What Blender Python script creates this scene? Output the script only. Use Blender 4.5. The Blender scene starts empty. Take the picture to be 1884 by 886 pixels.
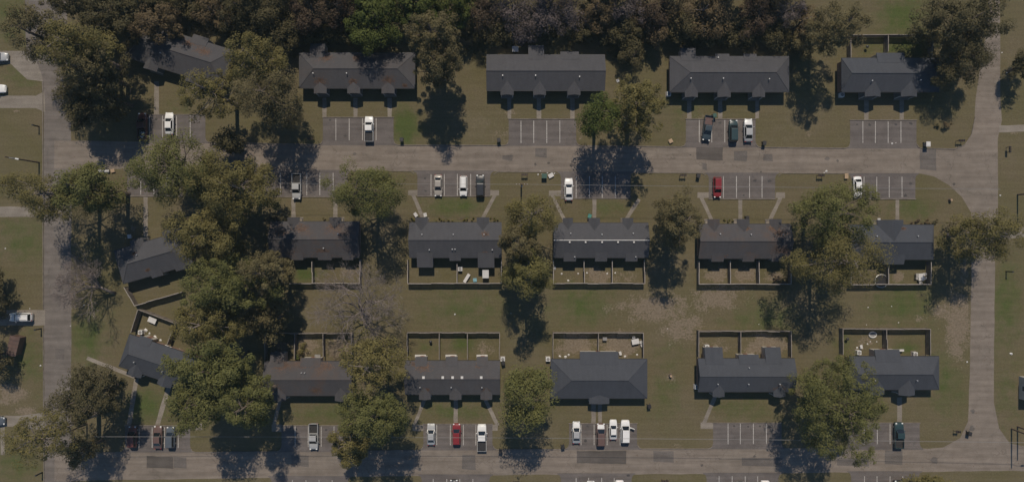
import bpy, math, random
import numpy as np
from mathutils import Vector, Matrix

# ------------------------------------------------------------------ camera, sky, sun, exposure
SC = bpy.context.scene
COL = SC.collection
H, S, CX, CY = 140.0, 8.8, 942.0, 443.0        # drone height (m), ground scale (px per m), nadir point
cam_d = bpy.data.cameras.new('drone_camera'); cam = bpy.data.objects.new('drone_camera', cam_d); COL.objects.link(cam)
cam.location = (0, 0, H); cam.rotation_euler = (0, 0, 0)
cam_d.sensor_width = 36.0; cam_d.lens = 18.0 / ((1884 / 2 / S) / H); cam_d.clip_end = 3000
SC.camera = cam
SUN_EL = 52.0
W = bpy.data.worlds.new('World'); SC.world = W; W.use_nodes = True
wn = W.node_tree.nodes; wl = W.node_tree.links
sky = wn.new('ShaderNodeTexSky'); sky.sky_type = 'NISHITA'; sky.sun_disc = False
sky.sun_elevation = math.radians(SUN_EL); sky.sun_rotation = 0.0
sky.altitude = 100; sky.air_density = 1.0; sky.dust_density = 0.0; sky.ozone_density = 4.5
bg = wn['Background']; bg.inputs['Strength'].default_value = 0.10
wl.new(sky.outputs[0], bg.inputs['Color'])
sd = bpy.data.lights.new('sun', 'SUN'); sun = bpy.data.objects.new('sun', sd); COL.objects.link(sun)
sd.energy = 4.4; sd.angle = math.radians(0.5); sd.color = (1.0, 0.89, 0.74)
sun.rotation_euler = (math.radians(-(90 - SUN_EL)), 0, 0); sun.location = (0, 60, 90)
SC.view_settings.view_transform = 'Standard'; SC.view_settings.look = 'None'
SC.view_settings.gamma = 1.0; SC.view_settings.exposure = -0.36; SC.view_settings.use_curve_mapping = False
SC.cycles.max_bounces = 5; SC.cycles.diffuse_bounces = 2; SC.cycles.transparent_max_bounces = 4

rnd = random.Random(7)
def P(px, py, z=0.0):
    k = (H - z) / H
    return Vector(((px - CX) / S * k, (CY - py) / S * k, z))

# ------------------------------------------------------------------ materials
def new_mat(name):
    m = bpy.data.materials.new(name); m.use_nodes = True
    return m, m.node_tree.nodes, m.node_tree.links, m.node_tree.nodes['Principled BSDF']
def noise(n, l, co, scale, detail=4.0, rough=0.55):
    t = n.new('ShaderNodeTexNoise'); t.inputs['Scale'].default_value = scale
    t.inputs['Detail'].default_value = detail; t.inputs['Roughness'].default_value = rough
    l.new(co, t.inputs['Vector']); return t.outputs['Fac']
def ramp(n, l, fac, a, b, c0=(0, 0, 0, 1), c1=(1, 1, 1, 1)):
    r = n.new('ShaderNodeValToRGB'); r.color_ramp.elements[0].position = a; r.color_ramp.elements[1].position = b
    r.color_ramp.elements[0].color = c0; r.color_ramp.elements[1].color = c1
    l.new(fac, r.inputs['Fac']); return r.outputs['Color']
def mixc(n, l, fac, a, b, mode='MIX'):
    m = n.new('ShaderNodeMix'); m.data_type = 'RGBA'; m.blend_type = mode
    for sock, v in ((0, fac), (6, a), (7, b)):
        if isinstance(v, (int, float)): m.inputs[sock].default_value = v
        elif isinstance(v, tuple): m.inputs[sock].default_value = (*v[:3], 1)
        else: l.new(v, m.inputs[sock])
    return m.outputs[2]
def mth(n, l, op, a, b=None, clamp=False):
    m = n.new('ShaderNodeMath'); m.operation = op; m.use_clamp = clamp
    for i, v in enumerate((a, b)):
        if v is None: continue
        if isinstance(v, (int, float)): m.inputs[i].default_value = v
        else: l.new(v, m.inputs[i])
    return m.outputs[0]
def world_co(n):
    g = n.new('ShaderNodeNewGeometry'); return g.outputs['Position']
def obj_co(n):
    g = n.new('ShaderNodeTexCoord'); return g.outputs['Object']
MATS = {}
def plain(name, col, rough=0.7, var=0.25, scale=3.0, metal=0.0, coat=0.0, spec=0.5, fine=0.0):
    if name in MATS: return MATS[name]
    m, n, l, b = new_mat(name)
    co = world_co(n)
    f = noise(n, l, co, scale)
    dark = tuple(c * (1 - var) for c in col); lite = tuple(min(1, c * (1 + var)) for c in col)
    c = mixc(n, l, ramp(n, l, f, 0.3, 0.7), dark, lite)
    if fine:
        f2 = noise(n, l, co, 14.0, 2)
        c = mixc(n, l, fine, c, ramp(n, l, f2, 0.35, 0.65), 'OVERLAY')
    l.new(c, b.inputs['Base Color']); b.inputs['Roughness'].default_value = rough
    b.inputs['Metallic'].default_value = metal; b.inputs['Coat Weight'].default_value = coat
    b.inputs['Specular IOR Level'].default_value = spec
    MATS[name] = m; return m

def paving(name, base, patch, speck, crack=0.0, stain=0.4):
    m, n, l, b = new_mat(name); co = world_co(n)
    big = ramp(n, l, noise(n, l, co, 0.07, 5, 0.6), 0.35, 0.68)
    c = mixc(n, l, big, base, patch)
    mid = ramp(n, l, noise(n, l, co, 0.5, 6, 0.65), 0.25, 0.8)
    c = mixc(n, l, 0.22, c, mid, 'SOFT_LIGHT')
    mp = n.new('ShaderNodeMapping'); mp.inputs['Scale'].default_value = (0.09, 1.1, 1); l.new(co, mp.inputs['Vector'])
    streak = ramp(n, l, noise(n, l, mp.outputs[0], 1.0, 3), 0.35, 0.65)
    c = mixc(n, l, 0.16, c, streak, 'SOFT_LIGHT')
    fine = ramp(n, l, noise(n, l, co, 7.0, 3, 0.7), 0.3, 0.7)
    c = mixc(n, l, speck, c, fine, 'OVERLAY')
    if crack:
        v = n.new('ShaderNodeTexVoronoi'); v.feature = 'DISTANCE_TO_EDGE'; v.inputs['Scale'].default_value = 0.16
        wob = n.new('ShaderNodeVectorMath'); wob.operation = 'ADD'
        nz = n.new('ShaderNodeTexNoise'); nz.inputs['Scale'].default_value = 0.6; l.new(co, nz.inputs['Vector'])
        sc = n.new('ShaderNodeVectorMath'); sc.operation = 'SCALE'; sc.inputs[3].default_value = 3.0
        l.new(nz.outputs['Color'], sc.inputs[0]); l.new(co, wob.inputs[0]); l.new(sc.outputs[0], wob.inputs[1])
        l.new(wob.outputs[0], v.inputs['Vector'])
        e = ramp(n, l, v.outputs['Distance'], 0.0, 0.014, (1, 1, 1, 1), (0, 0, 0, 1))
        gate = ramp(n, l, noise(n, l, co, 0.11, 2), 0.40, 0.55)
        c = mixc(n, l, mth(n, l, 'MULTIPLY', mth(n, l, 'MULTIPLY', e, gate), crack), c, tuple(x * 0.45 for x in base))
    st = ramp(n, l, noise(n, l, co, 0.33, 3, 0.5), 0.68, 0.8)
    c = mixc(n, l, mth(n, l, 'MULTIPLY', st, stain), c, tuple(x * 0.6 for x in base))
    l.new(c, b.inputs['Base Color']); b.inputs['Roughness'].default_value = 0.9; b.inputs['Specular IOR Level'].default_value = 0.25
    MATS[name] = m; return m
paving('road_surface', (0.206, 0.171, 0.140), (0.177, 0.150, 0.124), 0.16, 0.6, 0.35)
paving('lane_surface', (0.160, 0.138, 0.121), (0.145, 0.127, 0.111), 0.16, 0.5, 0.3)
paving('lot_asphalt', (0.138, 0.120, 0.110), (0.118, 0.103, 0.096), 0.18, 0.4, 0.35)
paving('patch_asphalt', (0.104, 0.090, 0.081), (0.088, 0.077, 0.067), 0.2, 0.0, 0.2)
paving('worn_patch', (0.135, 0.118, 0.105), (0.118, 0.104, 0.094), 0.25, 0.0, 0.3)
paving('concrete', (0.235, 0.205, 0.170), (0.190, 0.165, 0.136), 0.25, 0.0, 0.45)
plain('kerb_stone', (0.17, 0.145, 0.12), 0.9, 0.3, 1.2)
plain('road_paint', (0.42, 0.40, 0.37), 0.8, 0.35, 4.0)
plain('oil', (0.045, 0.040, 0.037), 0.6, 0.3, 2.0)

def ground_mat():
    m, n, l, b = new_mat('lawn'); co = world_co(n)
    at = n.new('ShaderNodeAttribute'); at.attribute_name = 'cover'; at.attribute_type = 'GEOMETRY'
    sp = n.new('ShaderNodeSeparateColor'); l.new(at.outputs['Color'], sp.inputs[0])
    n1 = noise(n, l, co, 0.09, 5, 0.6); n2 = noise(n, l, co, 0.45, 6, 0.65); n3 = noise(n, l, co, 2.6, 4, 0.7); n4 = noise(n, l, co, 9.0, 2, 0.6)
    olive = (0.113, 0.099, 0.051); dry = (0.134, 0.110, 0.068); green = (0.074, 0.092, 0.031)
    c = mixc(n, l, ramp(n, l, n1, 0.36, 0.66), olive, dry)
    g = mth(n, l, 'ADD', mth(n, l, 'MULTIPLY', sp.outputs[2], 1.1), mth(n, l, 'MULTIPLY', mth(n, l, 'SUBTRACT', n2, 0.5), 1.6))
    c = mixc(n, l, ramp(n, l, g, 0.18, 0.85), c, green)
    d = mth(n, l, 'ADD', sp.outputs[1], mth(n, l, 'MULTIPLY', mth(n, l, 'SUBTRACT', n2, 0.5), 1.3))
    c = mixc(n, l, ramp(n, l, d, 0.30, 0.85), c, (0.146, 0.122, 0.080))
    mp = n.new('ShaderNodeMapping'); mp.inputs['Scale'].default_value = (0.06, 1.3, 1); l.new(co, mp.inputs['Vector'])
    mow = ramp(n, l, noise(n, l, mp.outputs[0], 1.0, 2), 0.38, 0.62)
    c = mixc(n, l, 0.05, c, mow, 'SOFT_LIGHT')
    so = mth(n, l, 'ADD', sp.outputs[0], mth(n, l, 'MULTIPLY', mth(n, l, 'SUBTRACT', n2, 0.5), 1.6))
    so = mth(n, l, 'ADD', so, mth(n, l, 'MULTIPLY', mth(n, l, 'SUBTRACT', n3, 0.5), 1.1))
    soil = mixc(n, l, ramp(n, l, n3, 0.3, 0.7), (0.150, 0.118, 0.084), (0.220, 0.178, 0.132))
    c = mixc(n, l, mth(n, l, 'MULTIPLY', ramp(n, l, so, 0.44, 0.70), 0.9), c, soil)
    c = mixc(n, l, 0.22, c, ramp(n, l, n3, 0.25, 0.75), 'SOFT_LIGHT')
    c = mixc(n, l, 0.16, c, ramp(n, l, n4, 0.25, 0.75), 'SOFT_LIGHT')
    weed = ramp(n, l, noise(n, l, co, 1.1, 2, 0.5), 0.70, 0.78)
    c = mixc(n, l, mth(n, l, 'MULTIPLY', weed, 0.22), c, (0.055, 0.062, 0.026))
    l.new(c, b.inputs['Base Color']); b.inputs['Roughness'].default_value = 1.0; b.inputs['Specular IOR Level'].default_value = 0.05
    bp = n.new('ShaderNodeBump'); bp.inputs['Strength'].default_value = 0.25; bp.inputs['Distance'].default_value = 0.06
    l.new(n4, bp.inputs['Height']); l.new(bp.outputs[0], b.inputs['Normal'])
    MATS['lawn'] = m
ground_mat()

def roof_mat(name, a, b_, litter=0.0):
    m, n, l, b = new_mat(name); co = world_co(n); oc = obj_co(n)
    f = ramp(n, l, noise(n, l, co, 0.35, 5, 0.6), 0.3, 0.7)
    c = mixc(n, l, f, a, b_)
    br = n.new('ShaderNodeTexBrick'); br.inputs['Scale'].default_value = 1.0
    br.inputs['Brick Width'].default_value = 0.34; br.inputs['Row Height'].default_value = 0.145; br.inputs['Mortar Size'].default_value = 0.008
    br.inputs['Color1'].default_value = (0.35, 0.35, 0.35, 1); br.inputs['Color2'].default_value = (0.65, 0.65, 0.65, 1); br.inputs['Mortar'].default_value = (0.15, 0.15, 0.15, 1)
    l.new(oc, br.inputs['Vector'])
    c = mixc(n, l, 0.2, c, br.outputs['Color'], 'SOFT_LIGHT')
    mp = n.new('ShaderNodeMapping'); mp.inputs['Scale'].default_value = (1.6, 0.14, 1); l.new(oc, mp.inputs['Vector'])
    st = ramp(n, l, noise(n, l, mp.outputs[0], 1.0, 4), 0.3, 0.72)
    c = mixc(n, l, 0.08, c, st, 'SOFT_LIGHT')
    if litter:
        li = ramp(n, l, noise(n, l, co, 0.22, 6, 0.7), 0.50, 0.72)
        c = mixc(n, l, mth(n, l, 'MULTIPLY', li, litter), c, (0.10, 0.062, 0.042))
    l.new(c, b.inputs['Base Color']); b.inputs['Roughness'].default_value = 0.85; b.inputs['Specular IOR Level'].default_value = 0.3
    MATS[name] = m; return m
roof_mat('shingle_grey', (0.063, 0.063, 0.069), (0.072, 0.071, 0.077))
roof_mat('shingle_warm', (0.066, 0.064, 0.068), (0.074, 0.071, 0.074), 0.2)
roof_mat('shingle_blue', (0.054, 0.058, 0.068), (0.060, 0.064, 0.075))
roof_mat('shingle_littered', (0.064, 0.061, 0.065), (0.074, 0.069, 0.071), 0.6)
plain('brick_wall', (0.20, 0.13, 0.10), 0.9, 0.25, 2.0, fine=0.3)
plain('siding', (0.42, 0.39, 0.34), 0.8, 0.12, 1.0)
plain('white_trim', (0.62, 0.60, 0.57), 0.6, 0.1, 2.0)
plain('door_paint', (0.22, 0.12, 0.09), 0.5, 0.15, 2.0)
plain('window_glass', (0.03, 0.035, 0.04), 0.08, 0.2, 0.5)
plain('galvanised', (0.55, 0.55, 0.54), 0.45, 0.15, 3.0, metal=0.4)
plain('fence_wood', (0.170, 0.142, 0.118), 0.9, 0.30, 1.5, fine=0.3)
plain('fence_cap', (0.230, 0.198, 0.168), 0.85, 0.25, 1.2)
plain('pale_cap', (0.310, 0.272, 0.240), 0.85, 0.2, 1.2)
plain('bark', (0.120, 0.092, 0.072), 0.95, 0.35, 2.5)
plain('pale_bark', (0.200, 0.165, 0.145), 0.9, 0.3, 2.5)
plain('dead_bark', (0.200, 0.165, 0.148), 0.9, 0.25, 2.0)
plain('dark_metal', (0.025, 0.024, 0.024), 0.5, 0.2, 2.0)
plain('pole_wood', (0.095, 0.065, 0.050), 0.9, 0.25, 2.0)
plain('wire', (0.22, 0.21, 0.20), 0.6, 0.1, 1.0)
plain('white_plastic', (0.56, 0.54, 0.51), 0.5, 0.08, 2.0)
plain('black_plastic', (0.022, 0.020, 0.020), 0.55, 0.2, 2.0)
plain('green_plastic', (0.03, 0.085, 0.065), 0.5, 0.15, 2.0)
plain('teal_plastic', (0.05, 0.20, 0.17), 0.5, 0.15, 2.0)
plain('blue_plastic', (0.18, 0.36, 0.42), 0.5, 0.15, 2.0)
plain('cardboard', (0.38, 0.27, 0.17), 0.85, 0.2, 2.0)
plain('grey_plastic', (0.22, 0.21, 0.20), 0.6, 0.2, 2.0)
plain('rubber', (0.020, 0.019, 0.019), 0.85, 0.2, 2.0)
plain('rim', (0.45, 0.45, 0.46), 0.3, 0.1, 2.0, metal=0.7)
plain('car_glass', (0.012, 0.015, 0.018), 0.06, 0.2, 0.5)
plain('headlight', (0.75, 0.75, 0.72), 0.15, 0.05, 2.0)
plain('taillight', (0.30, 0.02, 0.015), 0.2, 0.1, 2.0)
plain('bed_liner', (0.028, 0.026, 0.026), 0.8, 0.2, 2.0)
plain('shed_metal', (0.115, 0.072, 0.058), 0.6, 0.25, 1.0)
plain('white_metal', (0.66, 0.66, 0.64), 0.45, 0.1, 1.0)
for nm, cl in (('paint_white', (0.74, 0.73, 0.70)), ('paint_silver', (0.42, 0.42, 0.41)), ('paint_greyblue', (0.105, 0.12, 0.135)),
               ('paint_black', (0.028, 0.029, 0.032)), ('paint_red', (0.21, 0.022, 0.024)), ('paint_maroon', (0.085, 0.030, 0.026)),
               ('paint_green', (0.026, 0.050, 0.052)), ('paint_teal', (0.036, 0.052, 0.062)), ('paint_brown', (0.130, 0.080, 0.066)),
               ('paint_rust', (0.110, 0.040, 0.032)), ('paint_champagne', (0.34, 0.31, 0.27))):
    plain(nm, cl, 0.32, 0.06, 1.5, metal=0.15 if 'silver' in nm or 'grey' in nm else 0.0, coat=0.35)
def leaf_mat(name, a, b_, tr=0.12):
    m, n, l, b = new_mat(name)
    at = n.new('ShaderNodeAttribute'); at.attribute_name = 'tint'; at.attribute_type = 'GEOMETRY'
    oi = n.new('ShaderNodeObjectInfo')
    f = mth(n, l, 'ADD', at.outputs['Fac'], mth(n, l, 'MULTIPLY', mth(n, l, 'SUBTRACT', oi.outputs['Random'], 0.5), 0.25), True)
    c = mixc(n, l, f, a, b_)
    l.new(c, b.inputs['Base Color']); b.inputs['Roughness'].default_value = 0.75; b.inputs['Specular IOR Level'].default_value = 0.2
    t = n.new('ShaderNodeBsdfTranslucent'); l.new(c, t.inputs['Color'])
    mx = n.new('ShaderNodeMixShader'); mx.inputs[0].default_value = tr
    l.new(b.outputs[0], mx.inputs[1]); l.new(t.outputs[0], mx.inputs[2]); l.new(mx.outputs[0], n['Material Output'].inputs['Surface'])
    MATS[name] = m
leaf_mat('leaf_pine', (0.104, 0.092, 0.031), (0.178, 0.149, 0.054))
leaf_mat('leaf_pine_green', (0.088, 0.094, 0.030), (0.153, 0.146, 0.049))
leaf_mat('leaf_pine_brown', (0.094, 0.076, 0.035), (0.152, 0.129, 0.061))
leaf_mat('leaf_oak', (0.050, 0.068, 0.015), (0.118, 0.131, 0.034))
leaf_mat('leaf_russet', (0.063, 0.040, 0.030), (0.114, 0.085, 0.052))
leaf_mat('leaf_tan', (0.106, 0.078, 0.040), (0.167, 0.123, 0.067))
leaf_mat('leaf_grey', (0.086, 0.068, 0.063), (0.149, 0.123, 0.118))
leaf_mat('leaf_dark', (0.067, 0.061, 0.028), (0.115, 0.096, 0.047))
leaf_mat('leaf_yellow', (0.106, 0.099, 0.032), (0.163, 0.143, 0.051))
leaf_mat('leaf_litter', (0.090, 0.050, 0.032), (0.165, 0.100, 0.066), 0.0)

# ------------------------------------------------------------------ mesh helpers
class MB:
    def __init__(s): s.v = []; s.f = []; s.m = []
    def add(s, vs, fs, mi=0):
        o = len(s.v); s.v += [tuple(v) for v in vs]
        for f in fs: s.f.append([i + o for i in f]); s.m.append(mi)
        return s
    def box(s, x0, x1, y0, y1, z0, z1, mi=0, M=None):
        vs = [Vector((x, y, z)) for z in (z0, z1) for y in (y0, y1) for x in (x0, x1)]
        if M is not None: vs = [M @ v for v in vs]
        return s.add(vs, [(0, 2, 3, 1), (4, 5, 7, 6), (0, 1, 5, 4), (2, 6, 7, 3), (0, 4, 6, 2), (1, 3, 7, 5)], mi)
    def tube(s, pts, rads, n=6, mi=0, caps=True):
        rings = []; o = len(s.v)
        for i, p in enumerate(pts):
            p = Vector(p); d = (Vector(pts[min(i + 1, len(pts) - 1)]) - Vector(pts[max(i - 1, 0)]))
            d = d.normalized() if d.length > 1e-9 else Vector((0, 0, 1))
            u = d.cross(Vector((0.31, 0.95, 0.02)));  u = u.normalized() if u.length > 1e-3 else Vector((1, 0, 0))
            w = d.cross(u)
            for k in range(n):
                a = 2 * math.pi * k / n
                s.v.append(tuple(p + (u * math.cos(a) + w * math.sin(a)) * rads[i]))
        for i in range(len(pts) - 1):
            for k in range(n):
                a = o + i * n + k; b = o + i * n + (k + 1) % n
                s.f.append([a, b, b + n, a + n]); s.m.append(mi)
        if caps:
            s.f.append([o + k for k in range(n)][::-1]); s.m.append(mi)
            s.f.append([o + (len(pts) - 1) * n + k for k in range(n)]); s.m.append(mi)
        return s
    def cyl(s, x, y, z0, z1, r, n=10, mi=0, r1=None):
        return s.tube([(x, y, z0), (x, y, z1)], [r, r if r1 is None else r1], n, mi)
    def prism(s, poly, z0, z1, mi=0):
        n = len(poly); o = len(s.v)
        s.v += [(p[0], p[1], z0) for p in poly] + [(p[0], p[1], z1) for p in poly]
        s.f.append([o + i for i in range(n)][::-1]); s.m.append(mi)
        s.f.append([o + n + i for i in range(n)]); s.m.append(mi)
        for i in range(n):
            j = (i + 1) % n; s.f.append([o + i, o + j, o + n + j, o + n + i]); s.m.append(mi)
        return s
    def mesh(s, name, mats, smooth=False):
        me = bpy.data.meshes.new(name); me.from_pydata(s.v, [], s.f); me.validate()
        for m in (mats if isinstance(mats, (list, tuple)) else [mats]): me.materials.append(MATS[m])
        if len(me.polygons) == len(s.m): me.polygons.foreach_set('material_index', s.m)
        if smooth: me.polygons.foreach_set('use_smooth', [True] * len(me.polygons))
        me.update(); return me
def link(name, me, parent=None, loc=(0, 0, 0), rz=0.0, override=None):
    o = bpy.data.objects.new(name, me); COL.objects.link(o)
    o.location = loc; o.rotation_euler = (0, 0, rz); o.parent = parent
    if override:
        o.material_slots[0].link = 'OBJECT'; o.material_slots[0].material = MATS[override]
    return o
def thing(name, label, cat, loc=(0, 0, 0), rz=0.0, group=None):
    return tag(link(name, None, None, loc, rz), label, cat, group)
def tag(o, label=None, cat=None, group=None, kind=None):
    for k, v in (('label', label), ('category', cat), ('group', group), ('kind', kind)):
        if v: o[k] = v
    return o
CACHE = {}
def cached(key, make):
    if key not in CACHE: CACHE[key] = make()
    return CACHE[key]

# ------------------------------------------------------------------ the setting: ground, roads, lots, walks
def build_ground():
    def axis(half, step, far):
        c = list(np.arange(-half, half + 1e-6, step)); s_ = step; x = half; out = []
        while x < far: s_ *= 1.7; x = min(far, x + s_); out.append(x)
        return np.array([-v for v in out[::-1]] + c + out)
    xs = axis(114, 0.6, 900); ys = axis(58, 0.6, 900)
    X, Y = np.meshgrid(xs, ys); nx, ny = len(xs), len(ys)
    V = np.stack([X.ravel(), Y.ravel(), np.zeros(nx * ny)], 1)
    i = np.arange(nx * ny).reshape(ny, nx)
    F = np.stack([i[:-1, :-1], i[:-1, 1:], i[1:, 1:], i[1:, :-1]], -1).reshape(-1, 4)
    me = bpy.data.meshes.new('ground'); me.vertices.add(len(V)); me.vertices.foreach_set('co', V.ravel())
    me.loops.add(F.size); me.loops.foreach_set('vertex_index', F.ravel()); me.polygons.add(len(F))
    me.polygons.foreach_set('loop_start', np.arange(0, F.size, 4)); me.update(); me.validate()
    cov = np.zeros((len(V), 4)); cov[:, 3] = 1
    def blob(ch, px, py, rx, ry, a=1.0, rot=0.0, hard=2.0):
        c = P(px, py); t = math.radians(rot)
        dx = V[:, 0] - c.x; dy = V[:, 1] - c.y
        u = (dx * math.cos(t) - dy * math.sin(t)) / (rx / S); v = (dx * math.sin(t) + dy * math.cos(t)) / (ry / S)
        w = a * np.exp(-(np.sqrt(u * u + v * v) ** hard))
        cov[:, ch] = np.maximum(cov[:, ch], w)
    # bare soil (channel 0)
    for b in ((1210, 566, 76, 32, 0.92), (1258, 603, 55, 40, 0.75), (1318, 548, 62, 30, 0.85), (1150, 565, 58, 24, 0.6), (1232, 692, 16, 14, 0.76),
              (1060, 632, 44, 26, 1.00), (1142, 634, 44, 28, 1.00), (1410, 634, 48, 28, 1.00), (1325, 636, 38, 20, 0.62),
              (1318, 505, 30, 16, 1.00), (1372, 505, 26, 16, 1.00), (1425, 508, 26, 14, 0.85), (1652, 508, 12, 12, 0.92),
              (1100, 506, 28, 18, 1.00), (1150, 508, 26, 14, 0.73), (1045, 508, 20, 10, 0.43), (560, 637, 28, 22, 0.95), (620, 640, 30, 22, 0.95), (515, 640, 20, 20, 0.75),
              (890, 640, 28, 18, 0.62), (1762, 600, 30, 85, 0.9), (1735, 572, 26, 20, 0.85), (1690, 585, 24, 10, 0.61), (1775, 500, 12, 40, 0.61),
              (22, 722, 34, 18, 1.00), (45, 756, 25, 9, 0.98), (8, 738, 24, 8, 0.85), (936, 245, 30, 16, 0.61), (940, 208, 22, 8, 0.67), (1850, 420, 24, 14, 0.73), (1862, 240, 26, 10, 0.73),
              (1770, 270, 18, 8, 0.49), (1490, 245, 10, 9, 0.67), (118, 500, 10, 60, 0.37), (640, 500, 24, 14, 0.73), (1590, 628, 18, 16, 0.67),
              (1310, 215, 40, 8, 0.55), (1068, 240, 10, 22, 0.49), (1235, 835, 20, 10, 0.37), (245, 420, 14, 12, 0.61), (1250, 818, 20, 10, 0.43), (1800, 30, 20, 40, 0.37), (1880, 690, 20, 8, 0.43), (30, 204, 12, 5, 0.73)):
        blob(0, *b)
    # dry, yellowed turf (channel 1)
    for b in ((1130, 330, 60, 60, 0.5), (880, 235, 60, 45, 0.6), (240, 390, 60, 60, 0.55), (1450, 240, 70, 40, 0.45), (1480, 340, 60, 40, 0.4), (830, 210, 50, 40, 0.2),
              (1100, 720, 60, 20, 0.35), (1000, 790, 60, 40, 0.45), (1640, 750, 40, 30, 0.5), (1700, 340, 50, 40, 0.25), (560, 590, 80, 60, 0.45), (1550, 240, 40, 60, 0.35),
              (1860, 120, 30, 90, 0.55), (1865, 300, 25, 60, 0.2), (40, 290, 50, 60, 0.3), (60, 520, 20, 60, 0.4), (1350, 810, 80, 30, 0.4), (700, 590, 60, 60, 0.4), (1250, 330, 80, 40, 0.4),
              (790, 500, 50, 20, 0.5), (1210, 790, 60, 50, 0.35), (500, 880, 120, 20, 0.5), (950, 876, 80, 12, 0.5), (1230, 876, 80, 12, 0.5), (1750, 870, 100, 30, 0.4), (1240, 480, 30, 60, 0.3)):
        blob(1, *b)
    # lush green turf (channel 2)
    for b in ((745, 235, 26, 40, 0.95), (835, 380, 60, 22, 0.7), (560, 505, 30, 16, 0.95), (1120, 385, 40, 20, 0.5), (1680, 385, 40, 22, 0.6), (850, 570, 80, 50, 0.45), (1075, 560, 60, 40, 0.65),
              (1400, 585, 70, 40, 0.5), (1660, 560, 70, 40, 0.6), (1660, 30, 50, 50, 0.75), (1660, 85, 60, 25, 0.7), (850, 632, 26, 18, 0.8), (790, 640, 26, 14, 0.5), (270, 745, 40, 36, 0.75), (160, 620, 40, 60, 0.6),
              (50, 130, 40, 30, 0.6), (40, 440, 50, 50, 0.55), (50, 660, 40, 50, 0.5), (1850, 560, 30, 90, 0.6), (1740, 700, 34, 70, 0.55), (600, 760, 60, 20, 0.5), (835, 755, 60, 18, 0.6),
              (1365, 750, 60, 24, 0.45), (20, 30, 40, 60, 0.5), (330, 190, 30, 30, 0.3), (1260, 200, 40, 60, 0.35), (1225, 720, 30, 60, 0.45), (1240, 640, 40, 30, 0.3), (1850, 720, 30, 60, 0.4), (1670, 640, 30, 14, 0.7), (30, 850, 60, 40, 0.45), (1550, 630, 20, 20, 0.5)):
        blob(2, *b)
    ca = me.color_attributes.new('cover', 'FLOAT_COLOR', 'POINT'); ca.data.foreach_set('color', cov.ravel())
    me.materials.append(MATS['lawn'])
    tag(link('ground', me), 'olive lawn with worn bare soil patches around the houses', None, kind='structure')
build_ground()

def sheet(name, poly, z, mat, parent=None, kind='structure', label=None):
    pts = [P(*p) for p in poly]
    a = sum(pts[i].x * pts[(i + 1) % len(pts)].y - pts[(i + 1) % len(pts)].x * pts[i].y for i in range(len(pts)))
    if a < 0: pts = pts[::-1]
    mb = MB(); mb.add([(p.x, p.y, z) for p in pts], [list(range(len(pts)))])
    o = link(name, mb.mesh(name, mat), parent)
    if parent is None: o['kind'] = kind
    if label: o['label'] = label
    return o
def wob(pts, amp, step, rng=random.Random(3)):
    out = []
    for i in range(len(pts)):
        a, b = pts[i], pts[(i + 1) % len(pts)]; d = math.hypot(b[0] - a[0], b[1] - a[1]); k = max(1, int(d / step))
        for j in range(k):
            t = j / k; out.append((a[0] + (b[0] - a[0]) * t + rng.uniform(-amp, amp), a[1] + (b[1] - a[1]) * t + rng.uniform(-amp, amp)))
    return out
def arc(c, r, a0, a1, n=7):
    return [(c[0] + r * math.cos(math.radians(a0 + (a1 - a0) * i / n)), c[1] - r * math.sin(math.radians(a0 + (a1 - a0) * i / n))) for i in range(n + 1)]

sheet('road_west', wob([(44, -200), (118, -200), (122, 20), (128, 90), (131, 250), (131, 1100), (82, 1100), (81, 600), (80, 200), (77, 146), (50, 122), (47, 60)], 0.7, 22), 0.004, 'lane_surface', label='grey side lane along the west edge of the housing')
sheet('road_middle', wob([(100, 259), (300, 261), (560, 266), (1000, 267.5), (1300, 270.5), (1690, 273), (1758, 274), (1776, 266), (1788, 248), (1795, 215), (1836, 215), (1836, 395), (1789, 395), (1770, 363), (1746, 340), (1718, 324), (1690, 319),
                          (1300, 318), (1000, 316), (560, 313), (300, 311), (100, 310)], 0.6, 24), 0.008, 'road_surface', label='pale worn road between the two rows of parking bays')
sheet('road_east', wob([(1822, -200), (1840, -200), (1840, 180), (1843, 222), (1834, 265), (1833, 330), (1836, 390), (1831, 470), (1829, 640), (1829, 740), (1838, 788), (1858, 815), (1900, 822), (2100, 822), (2100, 864), (1760, 866), (1700, 868),
                        (1700, 825), (1735, 822), (1766, 805), (1781, 775), (1784, 690), (1787, 520), (1786, 400), (1789, 300), (1795, 180), (1806, 110), (1818, 40)], 0.6, 24), 0.0055, 'road_surface', label='pale worn lane along the east edge of the housing')
sheet('road_south', wob([(100, 831), (530, 829), (830, 826), (1240, 824), (1560, 823), (1715, 824), (1715, 867.5), (1560, 868), (1300, 871), (1000, 872), (560, 877), (100, 884)], 0.6, 24), 0.010, 'road_surface', label='pale worn road below the southern row of parking bays')
for q, poly in enumerate(([(-200, 93), (58, 94), (70, 118), (78, 140), (79, 150), (50, 146), (20, 118), (-200, 116)], [(-200, 176), (66, 176), (82, 168), (84, 206), (66, 199), (-200, 199)],
                          [(-200, 380), (82, 380), (82, 399), (-200, 399)], [(-200, 570), (83, 570), (83, 598), (-200, 598)], [(-200, 764), (40, 764), (82, 758), (82, 792), (40, 784), (-200, 784)],
                          [(1838, 231), (2000, 226), (2000, 238), (1838, 244)], [(1834, 420), (2000, 410), (2000, 430), (1832, 440)])):
    sheet('driveway', wob(poly, 0.5, 15), 0.0135, 'concrete')

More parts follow.
